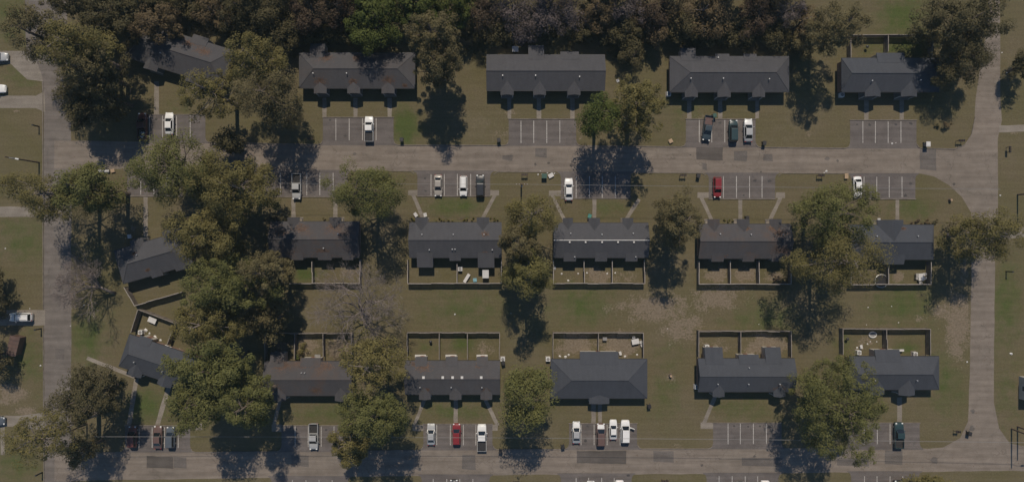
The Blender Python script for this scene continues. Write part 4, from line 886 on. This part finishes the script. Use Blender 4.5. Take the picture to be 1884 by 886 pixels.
def skip(label, px, py):
    c = P(px, py); t = thing('skip_bin', label, 'bin', (c.x, c.y, 0))
    link('tub', MB().box(-.5, .5, -.45, .45, .05, 1.05).mesh('tub', 'green_plastic'), t); link('lid', MB().box(-.54, .54, -.48, .48, 1.053, 1.12).mesh('lid', 'green_plastic'), t)
skip('dark green bin surrounded by white rubbish on the verge', 1001, 324.5)
def rubbish(label, spots, mat='white_plastic'):
    for (px, py, q) in spots:
        q *= .72
        c = P(px, py); m = MB(); n = 7
        vs = [(q * math.cos(k * .9) * rnd.uniform(.6, 1.2), q * math.sin(k * .9) * rnd.uniform(.6, 1.2), .02 + rnd.uniform(0, .04)) for k in range(n)]
        m.add(vs + [(0, 0, q * .5 + .05)], [(k, (k + 1) % n, n) for k in range(n)])
        tag(link('litter_scrap', m.mesh('litter_scrap', mat), None, (c.x, c.y, 0.004), rnd.uniform(0, 6)), label, 'litter', 'scraps of litter on the ground')
rubbish('crumpled white litter on the central lawn', ((837, 578, .28), (1597, 565, .2), (1640, 563, .18), (1594, 597, .15), (1653, 593, .2), (1605, 604, .2), (1396, 596, .15), (1228, 604, .18), (940, 576, .12)))
rubbish('crumpled white litter around the dark green bin', ((990, 321, .25), (994, 315, .18), (1007, 318, .3), (1020, 319, .25), (997, 320, .2)))
rubbish('crumpled white litter on the road edge by the tan box', ((1520, 315, .4), (1516, 318, .2)))
rubbish('white litter in the empty eastern bay', ((1641, 264, .3), (1648, 263, .2)))
rubbish('white litter in the three small yards', ((1064, 503, .3), (1080, 502, .3), (1117, 503, .3), (1132, 502, .3), (1045, 516, .35), (1033, 503, .3), (1020, 493, .6)))
rubbish('white litter in the pool yard', ((1601, 628, .2), (1613, 628, .2), (1596, 632, .25), (1577, 639, .3)))
rubbish('white litter in the soil yard of the broad house', ((1030, 655, .4), (1046, 652, .35), (1040, 656, .5), (1150, 655, .4), (1172, 652, .3)))
rubbish('white litter by the back of the askew southern house', ((268, 607, .6), (275, 613, .4), (285, 619, .5), (295, 625, .4), (310, 632, .4), (330, 643, .5)))
rubbish('white litter on the western lawns', ((10, 457, .25), (55, 567, .2), (130, 599, .18), (155, 561, .2), (75, 672, .3)))
rubbish('white litter on the eastern lawns', ((1840, 359, .25), (1843, 97, .2), (1852, 134, .2), (1779, 665, .25), (1860, 650, .5)))
def fire_ring(label, px, py):
    c = P(px, py); t = thing('tree_stump', label, 'stump', (c.x, c.y, 0))
    link('stump_wood', MB().tube([(0, 0, -.1), (0, 0, .25), (0, 0, .7)], [.42, .3, .27], 10).mesh('stump_wood', 'bark'), t); link('cut_face', MB().tube([(0, 0, .703), (0, 0, .71)], [.24, .24], 10).mesh('cut_face', 'cardboard'), t)
fire_ring('dark stump in a ring of bare soil between two southern houses', 1233, 690); fire_ring('charred stump on the corner lawn by the junction curve', 1747, 368)
def shed(label, px, py, rz):
    c = P(px, py); t = thing('garden_shed', label, 'shed', (c.x, c.y, 0), rz)
    link('wall', MB().box(-.95, .95, -1.9, 1.9, 0, 1.9).mesh('wall', 'shed_metal'), t)
    m = MB(); m.add([(-1.05, -2.0, 1.9), (1.05, -2.0, 1.9), (1.05, 2.0, 1.9), (-1.05, 2.0, 1.9), (0, -2.0, 2.3), (0, 2.0, 2.3)], [(3, 2, 1, 0), (0, 1, 4), (2, 3, 5), (1, 2, 5, 4), (3, 0, 4, 5)])
    r = link('roof', m.mesh('roof', 'shed_metal'), t)
    for y in (-1.2, -.4, .4, 1.2): link('roof_rib', cached('rib', lambda: MB().tube([(-1.04, 0, 1.93), (0, 0, 2.32), (1.04, 0, 1.93)], [.03] * 3, 4).mesh('roof_rib', 'dark_metal')), r, (0, y, 0))
    link('door', MB().box(-.4, .4, -1.94, -1.903, .05, 1.75).mesh('door', 'dark_metal'), t)
shed('brown metal shed set askew on the lawn below the white suv drive', 36, 633, math.radians(-14))

# ------------------------------------------------------------------ trees and shrubs
def leaves(rng, cen, rad, per, size, flat=0.75, up=0.35, aspect=0.42):
    n = len(cen); idx = np.repeat(np.arange(n), per); m = len(idx)
    d = rng.normal(size=(m, 3)); d /= np.linalg.norm(d, axis=1)[:, None]
    r = rad[idx] * (0.35 + 0.65 * rng.random(m) ** 0.6)
    pos = cen[idx] + d * r[:, None] * np.array((1, 1, flat))
    nr = d * 0.85 + np.array((0, 0, up + .2)) + rng.normal(size=(m, 3)) * 0.34; nr /= np.linalg.norm(nr, axis=1)[:, None]
    t = np.cross(nr, rng.normal(size=(m, 3))); t /= np.linalg.norm(t, axis=1)[:, None] + 1e-9
    b = np.cross(nr, t)
    l = size * rng.uniform(.65, 1.25, m); w = l * aspect * rng.uniform(.8, 1.2, m)
    V = np.stack([pos - t * l[:, None], pos - b * w[:, None], pos + t * l[:, None], pos + b * w[:, None]], 1).reshape(-1, 3)
    ct = rng.random(n)
    tint = np.repeat(np.clip(0.15 + 0.5 * ct[idx] + 0.25 * rng.random(m), 0, 1), 4)
    return V, tint
def leaf_mesh(name, V, tint, mat):
    F = np.arange(len(V)); me = bpy.data.meshes.new(name)
    me.vertices.add(len(V)); me.vertices.foreach_set('co', V.astype(np.float32).ravel())
    me.loops.add(len(F)); me.loops.foreach_set('vertex_index', F); me.polygons.add(len(F) // 4); me.polygons.foreach_set('loop_start', np.arange(0, len(F), 4))
    me.update()
    a = me.attributes.new('tint', 'FLOAT', 'POINT'); a.data.foreach_set('value', tint.astype(np.float32))
    me.materials.append(MATS[mat]); return me
KIND = {  # material, clump radius, clumps per m2 of crown outline, leaves per clump, leaf size, flatness, shell bias, bark
    'pine':   ('leaf_pine', (.85, 1.5), .56, 212, .18, .66, .45, 'pale_bark'),
    'green':  ('leaf_pine_green', (.9, 1.6), .56, 218, .18, .68, .45, 'bark'),
    'brown':  ('leaf_pine_brown', (.8, 1.4), .56, 193, .18, .68, .40, 'bark'),
    'oak':    ('leaf_oak', (.8, 1.5), .58, 212, .18, .8, .55, 'bark'),
    'russet': ('leaf_russet', (.8, 1.4), .54, 175, .17, .8, .5, 'bark'),
    'tan':    ('leaf_tan', (.7, 1.3), .58, 187, .17, .8, .5, 'pale_bark'),
    'grey':   ('leaf_grey', (.8, 1.5), .46, 137, .15, .9, .45, 'pale_bark'),
    'dark':   ('leaf_dark', (.8, 1.4), .58, 200, .18, .75, .4, 'bark'),
    'yellow': ('leaf_yellow', (.8, 1.4), .58, 212, .18, .68, .45, 'pale_bark'),
    'sparse': ('leaf_pine', (.7, 1.2), .42, 137, .17, .65, .35, 'pale_bark')}
TN = [0]; BASES = []
def tree(label, kind, cx, cy, rx, ry, h, depth=.34, group=None, name=None, dens=1.0, bare_low=False):
    TN[0] += 1; rng = np.random.default_rng(100 + TN[0] * 13); rr = random.Random(TN[0] * 31 + 5)
    mat, (c0, c1), dn, per, sz, flat, shell, bark = KIND[kind]
    rz = h * depth; zc = h - rz; k = (H - zc) / H
    X, Y = (cx - CX) / S * k, (CY - cy) / S * k; ax, ay = rx / S * k * 1.03, ry / S * k * 1.03
    BASES.append((X, Y, max(ax, ay), mat))
    t = thing(name or ('pine_tree' if kind in ('pine', 'green', 'brown', 'sparse', 'yellow') else 'leafy_tree'), label, 'tree', (X, Y, 0), 0, group)
    cs = rng.uniform(.8, 1.3); sz *= rng.uniform(.85, 1.2); dens /= cs ** 1.3; per = int(per * cs ** 1.1 * .88)
    n = int(max(14, (dn * dens) * math.pi * ax * ay * (0.65 + rz / max(ax, ay) * .35)))
    th = rng.uniform(0, 2 * np.pi, n * 3); u = rng.uniform(-.85, 1, n * 3); rad = shell + (1 - shell) * rng.random(n * 3) ** .5
    ph = rng.uniform(0, 6.28, 3); lob = 1 + .10 * np.sin(2 * th + ph[0]) + .10 * np.sin(3 * th + ph[1]) + .06 * np.sin(5 * th + ph[2])
    sr = np.sqrt(1 - u * u) * lob
    # break the crown into layered boughs with gaps between them
    gapv = np.sin(th * 2 + u * 4 + ph[1]) + np.sin(th * 3 - u * 5 + ph[2]) + rng.normal(0, .6, n * 3)
    keep = np.argsort(-gapv)[:int(n * 2.2)]; keep = rng.permutation(keep)[:n]
    cl = rng.uniform(c0 * .8, c1 * 1.1, n) * cs * (0.8 + 0.25 * min(1.4, max(ax, ay) / 6))
    cen = np.stack([sr * rad * np.cos(th) * (ax - .6), sr * rad * np.sin(th) * (ay - .6), zc + u * rad * (rz - .4)], 1)[keep]
    V, tint = leaves(rng, cen, cl, per, sz, flat)
    # loose sprays that roughen the outline
    m2 = int(n * .45); j = rng.integers(0, n, m2); d = rng.normal(size=(m2, 3)); d /= np.linalg.norm(d, axis=1)[:, None]
    V2, t2 = leaves(rng, cen[j] + d * (cl[j] * 1.0)[:, None] * np.array((1, 1, .6)), rng.uniform(.25, .5, m2), 16, sz, .7)
    m3 = max(4, n // 3); q3 = rng.normal(size=(m3, 3)); q3 /= np.linalg.norm(q3, axis=1)[:, None]; q3 *= (rng.random(m3) ** .5 * .62)[:, None]
    V3, t3 = leaves(rng, q3 * np.array((ax, ay, rz)) + np.array((0, 0, zc)), np.full(m3, 1.5), 60, sz * 1.7, .8)
    link('crown', leaf_mesh('crown', np.concatenate([V, V2, V3]), np.concatenate([tint, t2, t3]), mat), t)
    # trunk with limbs reaching the boughs
    tr = MB(); r0 = .16 + h * .014; sway = [(rr.uniform(-.3, .3), rr.uniform(-.3, .3)) for _ in range(4)]
    zt = [-.2, .25, h * .3, h * .62, h * .92]; pts = [(0, 0, zt[0]), (0, 0, zt[1])] + [(sway[i][0] * (i + 1) * .5, sway[i][1] * (i + 1) * .5, zt[i + 2]) for i in range(3)]
    tr.tube(pts, [r0 * 1.45, r0 * 1.05, r0 * .85, r0 * .55, .05], 8)
    for q in rng.permutation(n)[:min(n, 26)]:
        e = cen[q]; hor = math.hypot(e[0], e[1]); z0 = max(h * .28, min(h * .88, e[2] - hor * rr.uniform(.25, .6))); f = z0 / h; i = sway[1]
        b = Vector((i[0] * f, i[1] * f, z0)); E = Vector(e); mid = b.lerp(E, .5) + Vector((rr.uniform(-.4, .4), rr.uniform(-.4, .4), -.12 * hor))
        rb = max(.035, r0 * .36 * (1 - f * .5)); tr.tube([b, mid, E, E + (E - mid) * .18], [rb, rb * .62, rb * .3, .012], 5, caps=False)
    link('trunk', tr.mesh('trunk', bark, True), t)
    return t
def bare_tree(label, cx, cy, hts, spread, lean=(0, 0), levels=5, seed=1, mat='dead_bark', n0=5, trunk_r=.34, bl=.25):
    rr = random.Random(seed); c = P(cx, cy); t = thing('bare_tree', label, 'tree', (c.x, c.y, 0))
    tr = MB(); br = MB(); tw = MB(); h = hts
    top = Vector((lean[0] * .35, lean[1] * .35, h * .3))
    tr.tube([(0, 0, -.2), (lean[0] * .08, lean[1] * .08, h * .1), top], [trunk_r * 1.3, trunk_r, trunk_r * .8], 9)
    def grow(p, d, ln, r, lv):
        k = 3; pts = [p]; dd = d.copy()
        for i in range(k):
            dd = (dd + Vector((rr.gauss(0, .17), rr.gauss(0, .17), rr.gauss(.03, .12)))).normalized(); pts.append(pts[-1] + dd * ln / k)
        m = br if lv < 3 else tw
        m.tube(pts, [r, r * .85, r * .7, r * .5], 6 if lv < 2 else 4 if lv < 4 else 3, caps=False)
        if lv >= levels: return
        nb = 3 if lv < 2 else rr.choice((3, 3, 4))
        for j in range(nb):
            i = rr.choice((2, 3, 3)) if j else 3; q = pts[i]
            ax = Vector((rr.gauss(0, 1), rr.gauss(0, 1), rr.gauss(0, .6))).normalized()
            nd = (dd + ax * rr.uniform(.45, .95)); nd.z = nd.z * .7 + .1; nd.normalize()
            grow(q, nd, ln * rr.uniform(.6, .82), max(.019, r * rr.uniform(.48, .66)), lv + 1)
    for i in range(n0):
        a = 6.283 * i / n0 + rr.uniform(-.4, .4)
        d = Vector((math.cos(a) * spread + lean[0] / h, math.sin(a) * spread + lean[1] / h, .85)).normalized()
        grow(top - Vector((0, 0, rr.uniform(0, h * .08))), d, h * bl * rr.uniform(.85, 1.15), trunk_r * .55, 1)
    tk = link('trunk', tr.mesh('trunk', mat, True), t); link('branches', br.mesh('branches', mat, True), t); lo = link('twigs', tw.mesh('twigs', mat), t); lo['kind'] = 'stuff'
WG = 'trees of the wooded strip behind the northern houses'
wood_kind = {'russet': 'russet-brown leafy tree', 'oak': 'bright green leafy tree', 'tan': 'tan leafy tree', 'grey': 'grey nearly leafless tree', 'dark': 'dark dense tree', 'brown': 'brownish pine', 'pine': 'olive pine'}
wood_place = ((240, 'in the woods by the northwestern lane'), (430, 'in the woods behind the askew northern house'), (548, 'in the dark woods left of the litter-topped hip roof'), (768, 'in the woods behind the litter-topped hip roof'), (890, 'in the woods left of the long straight ridge'),
              (1115, 'in the woods behind the long straight ridge'), (1230, 'in the woods between the long ridge and the green-vehicle house'), (1440, 'in the woods behind the green-vehicle house'), (2000, 'in the woods left of the dark-fenced yard'))
for (kd, x, y, rx, ry, h) in (('dark', 135, 2, 60, 34, 13), ('dark', 205, 28, 62, 56, 12), ('dark', 262, -6, 50, 36, 10), ('brown', 345, 0, 52, 36, 7), ('tan', 392, 20, 40, 36, 8), ('dark', 445, 14, 52, 44, 9), ('dark', 505, 26, 44, 50, 10), ('dark', 520, 74, 26, 34, 8),
                              ('russet', 580, 22, 48, 44, 11), ('russet', 628, 18, 40, 42, 11), ('oak', 692, 38, 56, 54, 12.5), ('oak', 770, 8, 52, 42, 13), ('oak', 842, 10, 44, 40, 12), ('russet', 886, 24, 34, 38, 10), ('oak', 640, -30, 60, 40, 15), ('grey', 945, 16, 42, 44, 9), ('grey', 995, 28, 46, 44, 9.5),
                              ('grey', 1045, 28, 38, 42, 9), ('tan', 1095, 18, 38, 40, 10), ('grey', 1148, 16, 44, 42, 9), ('russet', 1200, 22, 42, 44, 10), ('tan', 1208, 66, 22, 26, 7.5), ('tan', 1290, 22, 64, 44, 10.5), ('brown', 1255, 48, 34, 30, 8), ('russet', 1392, 26, 38, 42, 10), ('tan', 1420, -14, 40, 34, 11), ('grey', 1452, 16, 36, 38, 9), ('tan', 1478, 40, 28, 30, 9),
                              ('dark', 560, -50, 70, 34, 17), ('dark', 900, -52, 70, 34, 17), ('dark', 1020, -50, 70, 34, 17), ('dark', 1130, -52, 70, 34, 17), ('brown', 1240, -50, 64, 34, 17), ('brown', 1350, -50, 70, 34, 17), ('dark', 440, -56, 80, 34, 18), ('dark', 330, -60, 70, 34, 13), ('dark', 760, -60, 80, 34, 18), ('dark', 1450, -56, 60, 34, 17),
                              ('dark', 425, 48, 34, 20, 5), ('dark', 480, 58, 34, 26, 6), ('dark', 575, 62, 34, 20, 5), ('dark', 640, 66, 36, 18, 5), ('dark', 905, 62, 30, 26, 6), ('grey', 965, 66, 30, 16, 5), ('dark', 1080, 62, 40, 22, 6), ('dark', 1150, 60, 36, 34, 7), ('dark', 1165, 100, 26, 30, 6), ('dark', 1300, 66, 40, 18, 5), ('dark', 1360, 70, 34, 18, 5), ('dark', 1430, 66, 34, 26, 6), ('brown', 1480, 84, 26, 26, 6)):
    tree(wood_kind[kd] + ' ' + next(w for lim, w in wood_place if x < lim), kd, x, y, rx, ry, h, .44, WG)
tree('broad tan pine rising in front of the green woods, taller crown', 'brown', 800, 70, 52, 48, 23.7, 0.42)
tree('tan pine overlapping the east end of the littered hip roof', 'brown', 806, 122, 46, 42, 21, 0.42)
tree('olive-brown pine over the western lane bend', 'brown', 72, 66, 56, 50, 21.5, 0.42)
tree('large olive pine above the lane junction shadow', 'pine', 148, 92, 66, 44, 22.6, 0.42)
tree('tall brownish pine shading the western junction', 'brown', 168, 130, 56, 52, 21, 0.42)
tree('dark pine beside the dark red pickup', 'dark', 203, 180, 42, 46, 13, 0.40)
tree('dark pine at the lane edge west of the dark red pickup', 'dark', 150, 190, 42, 46, 13, 0.42)
tree('tan leafy tree shading the askew northern roof', 'tan', 290, 46, 50, 42, 10, 0.40)
tree('olive pine standing behind the askew northern house, east end', 'pine', 472, 112, 56, 46, 22.6, 0.42)
tree('pale yellowish pine in front of the askew northern house', 'sparse', 388, 170, 56, 52, 21, 0.42)
tree('brown-green pine beside the pale yellowish pine', 'brown', 500, 182, 60, 58, 21, 0.42)
tree('dark small tree between the two large pines by the road', 'dark', 420, 262, 28, 24, 9, 0.38)
tree('broad green pine at the road end of the western cluster', 'green', 322, 312, 78, 66, 22, 0.42)
tree('broad olive pine overhanging the shaded silver pickup bay', 'pine', 432, 345, 84, 62, 22, 0.42)
tree('olive pine above the askew middle house', 'pine', 385, 432, 72, 54, 22, 0.42)
tree('broad green pine filling the middle of the western cluster', 'green', 420, 525, 92, 54, 22, 0.42)
tree('brown-tinged pine at the edge of the western cluster', 'brown', 494, 500, 40, 44, 22, 0.42)
tree('dark brownish pine left of the central lawn fence', 'brown', 492, 590, 40, 42, 13, 0.42)
tree('yellow-green pine beside the askew southern yard', 'pine', 382, 592, 64, 48, 22, 0.42)
tree('broad green pine beside the askew southern house', 'green', 390, 678, 84, 52, 25, 0.35)
tree('green pine overhanging the grey-blue suv bay', 'green', 375, 735, 66, 52, 25, 0.35)
tree('green pine in front of the brown-stained house corner', 'green', 462, 738, 46, 46, 25, 0.35)
tree('spreading olive pine across the western lane', 'pine', 108, 360, 88, 46, 22, 0.42)
tree('darker pine on the road side of the spreading olive pine', 'green', 165, 348, 52, 40, 22, 0.42)
tree('tall round green pine between two middle houses', 'green', 671, 350, 78, 57, 22, 0.42)
tree('olive pine beside the crossarm pole', 'pine', 978, 395, 60, 42, 22, 0.42)
tree('brownish pine between the olive pine and the yellow-green pine', 'brown', 955, 450, 40, 36, 22, 0.42)
tree('yellow-green pine rising over the central lawn fence', 'yellow', 972, 503, 48, 46, 22, 0.42)
tree('olive pine between the white-ridged house and the soil yards', 'brown', 1250, 402, 52, 56, 21, 0.48)
tree('sparse greyish pine over the shaded road', 'sparse', 1172, 198, 56, 60, 21, 0.42, dens=1.4)
tree('bright green tree beside the sparse greyish pine', 'oak', 1106, 210, 42, 38, 17, 0.34)
tree('patchy pine between the green-vehicle house and the shorter house', 'brown', 1540, 52, 54, 46, 21, 0.42)
tree('dark wide tree by the northeastern lane', 'dark', 1768, 45, 84, 58, 17, 0.46)
tree('dark brown tree shading the shorter blue-grey house', 'dark', 1766, 112, 50, 58, 13, 0.48)
tree('upper of the twin pines, dense and round', 'green', 1532, 392, 82, 54, 22, 0.42)
tree('lower of the twin pines, overhanging the fences', 'pine', 1545, 482, 84, 56, 22, 0.42)
tree('leaning olive pine over the eastern lane', 'pine', 1806, 432, 62, 48, 19, 0.48)
tree('great spreading green tree in the southern row', 'green', 1538, 748, 88, 94, 22, 0.42)
tree('round green tree between the five-vent and the broad hip-roofed house', 'green', 967, 732, 50, 64, 21, 0.30)
tree('pale olive pine over the brown-stained house', 'sparse', 684, 668, 64, 58, 25, 0.35, dens=1.4)
tree('greener pine at the roadside below the pale olive pine', 'green', 690, 762, 64, 56, 25, 0.35)
tree('low olive pine by the southern road verge', 'pine', 645, 815, 42, 40, 13, 0.40)
tree('dark dense round tree beside the western lane', 'dark', 165, 728, 60, 52, 18, 0.42)
tree('pale sparse pine behind the lamp pole', 'sparse', 82, 800, 64, 56, 25, 0.35, dens=1.25)
tree('small pine in front of the lamp pole shadow', 'brown', 150, 828, 46, 34, 11, 0.40, dens=.8)
tree('dark tree at the western lawn edge above the drive', 'dark', -26, 545, 40, 62, 9, 0.44)
tree('dark tree beside the brown shed', 'brown', -12, 655, 28, 48, 8, 0.44)
tree('slender tree on the far eastern lawn', 'dark', 1892, 118, 26, 36, 9, 0.40)
tree('olive tree on the southern verge by the eastern lane', 'pine', 1700, 905, 70, 34, 12, 0.40)
bare_tree('leafless grey-barked tree rising over the central lawn', 676, 582, 16, .45, (-.6, 4.4), 6, 4, n0=8)
bare_tree('leafless tree sprawling beside the western lane', 212, 539, 9.0, .5, (-4.4, 4.2), 6, 9, trunk_r=.28, n0=8, bl=.34)
def shrub(label, px, py, r, h, mat, seed, group=None, l=None):
    rng = np.random.default_rng(seed); c = P(px, py); t = thing('shrub', label, 'shrub', (c.x, c.y, 0), 0, group)
    n = max(6, int(9 * r * (l or r))); cen = np.stack([rng.uniform(-1, 1, n) * (l or r), rng.uniform(-1, 1, n) * r, rng.uniform(.3, .8, n) * h], 1)
    V, ti = leaves(rng, cen, np.full(n, min(r, h) * .5), 60, .14, .8); link('foliage', leaf_mesh('foliage', V, ti, mat), t)
    s_ = MB()
    for k in range(5): e = cen[k % n]; s_.tube([(e[0] * .3, e[1] * .3, -.05), (e[0] * .8, e[1] * .8, e[2])], [.03, .012], 5)
    link('stem', s_.mesh('stem', 'bark'), t)
for k, (x0, x1) in enumerate(((756, 763), (790, 876), (902, 916))): shrub('low yellow-green hedge along the furniture-yard house front', (x0 + x1) / 2, 403.5, .35, .7, 'leaf_yellow', 50 + k, 'hedge sections', (x1 - x0) / 2 / S)
shrub('low brown hedge at the rusty litter house front', 1335, 406, .3, .6, 'leaf_yellow', 61, None, 1.4); shrub('brown hedge right of the wide front gable', 1681, 408, .45, .9, 'leaf_russet', 62, None, 1.6)
shrub('round brown bush beside the hedge of the wide gable house', 1705, 409, .5, .9, 'leaf_tan', 63); shrub('dark round bush at the east end of the wide gable house', 1718, 408, .4, .9, 'leaf_dark', 64)
shrub('scrubby bush alone on the northeastern corner lawn', 1738, 226, .8, 1.7, 'leaf_tan', 65); shrub('smaller scrubby bush on the northeastern corner lawn', 1722, 232, .4, .9, 'leaf_dark', 66)
shrub('leafy bush in the yard behind the brown-stained house', 560, 640, 1.1, 1.9, 'leaf_pine', 67); shrub('low green bush by the brown-stained house rear wall', 546, 655, .5, 1.0, 'leaf_oak', 68)
shrub('small weedy bush on the southern verge', 880, 812, .6, .8, 'leaf_tan', 69); shrub('low dry hedge along the litter-dappled house front', 600, 402, .3, .6, 'leaf_pine_brown', 70, None, 1.6)
shrub('brown hedge at the west end of the litter-dappled house', 505, 401, .5, .8, 'leaf_russet', 71, None, 1.4)
shrub('small shrub in the bare soil yard beside the twin pines', 1427, 512, .5, 1.4, 'leaf_russet', 72)

def underbrush():
    rng = np.random.default_rng(5); spans = ((130, 240, 0, 60), (240, 560, -10, 66), (430, 552, 40, 110), (560, 770, 0, 80), (770, 892, 40, 105), (890, 1120, 20, 84), (1115, 1195, 60, 110), (1190, 1260, 20, 84), (1255, 1480, 40, 90), (1450, 1490, 50, 104)); C = []
    for x0, x1, y0, y1 in spans:
        for _ in range(int((x1 - x0) * (y1 - y0) / 90)): c = P(rng.uniform(x0, x1), rng.uniform(y0, y1)); C.append((c.x, c.y, rng.uniform(.1, .7)))
    C = np.array(C); V, ti = leaves(rng, C, rng.uniform(.4, .9, len(C)), 40, .16, .6)
    V[:, 2] = np.maximum(V[:, 2], .02)
    tag(link('underbrush', leaf_mesh('underbrush', V, ti, 'leaf_dark')), 'dark scrub and leaf cover on the floor of the northern woods', None, kind='stuff')
underbrush()

def fallen_leaves():
    rng = np.random.default_rng(11); P_ = []
    for X, Y, r, m in BASES:
        k = int(r * 45); a = rng.uniform(0, 6.283, k); q = r * 1.15 * np.sqrt(rng.random(k)); P_.append(np.stack([X + q * np.cos(a), Y + q * np.sin(a)], 1))
    P_.append(rng.uniform((-110, -55), (110, 55), (6000, 2))); p = np.concatenate(P_); n = len(p)
    an = rng.uniform(0, 6.283, n); l = rng.uniform(.04, .10, n); w = l * rng.uniform(.4, .9, n); c, s_ = np.cos(an), np.sin(an)
    Z = rng.uniform(.020, .035, n)
    V = np.stack([np.stack([p[:, 0] + c * l, p[:, 1] + s_ * l, Z], 1), np.stack([p[:, 0] - s_ * w, p[:, 1] + c * w, Z + .004], 1), np.stack([p[:, 0] - c * l, p[:, 1] - s_ * l, Z], 1), np.stack([p[:, 0] + s_ * w, p[:, 1] - c * w, Z], 1)], 1).reshape(-1, 3)
    tag(link('fallen_leaves', leaf_mesh('fallen_leaves', V, np.repeat(rng.random(n), 4), 'leaf_litter')), 'brown fallen leaves and needles strewn over the lawns', None, kind='stuff')
fallen_leaves()
# ------------------------------------------------------------------ thin haze volume, added to lift the blacks and soften contrast
m = bpy.data.materials.new('thin_haze'); m.use_nodes = True; hn = m.node_tree.nodes; hn.remove(hn['Principled BSDF'])
pv = hn.new('ShaderNodeVolumePrincipled'); pv.inputs['Color'].default_value = (0.62, 0.86, 0.94, 1); pv.inputs['Density'].default_value = 0.00011; pv.inputs['Anisotropy'].default_value = 0.0  # bluish scatter colour chosen to take red out of the shadows
m.node_tree.links.new(pv.outputs[0], hn['Material Output'].inputs['Volume']); MATS['thin_haze'] = m
tag(link('haze', MB().box(-1000, 1000, -1000, 1000, -1.0, 146.0).mesh('haze', 'thin_haze')), 'thin haze added over the housing to lift the dark tones', None, kind='stuff')
SC.cycles.volume_bounces = 0
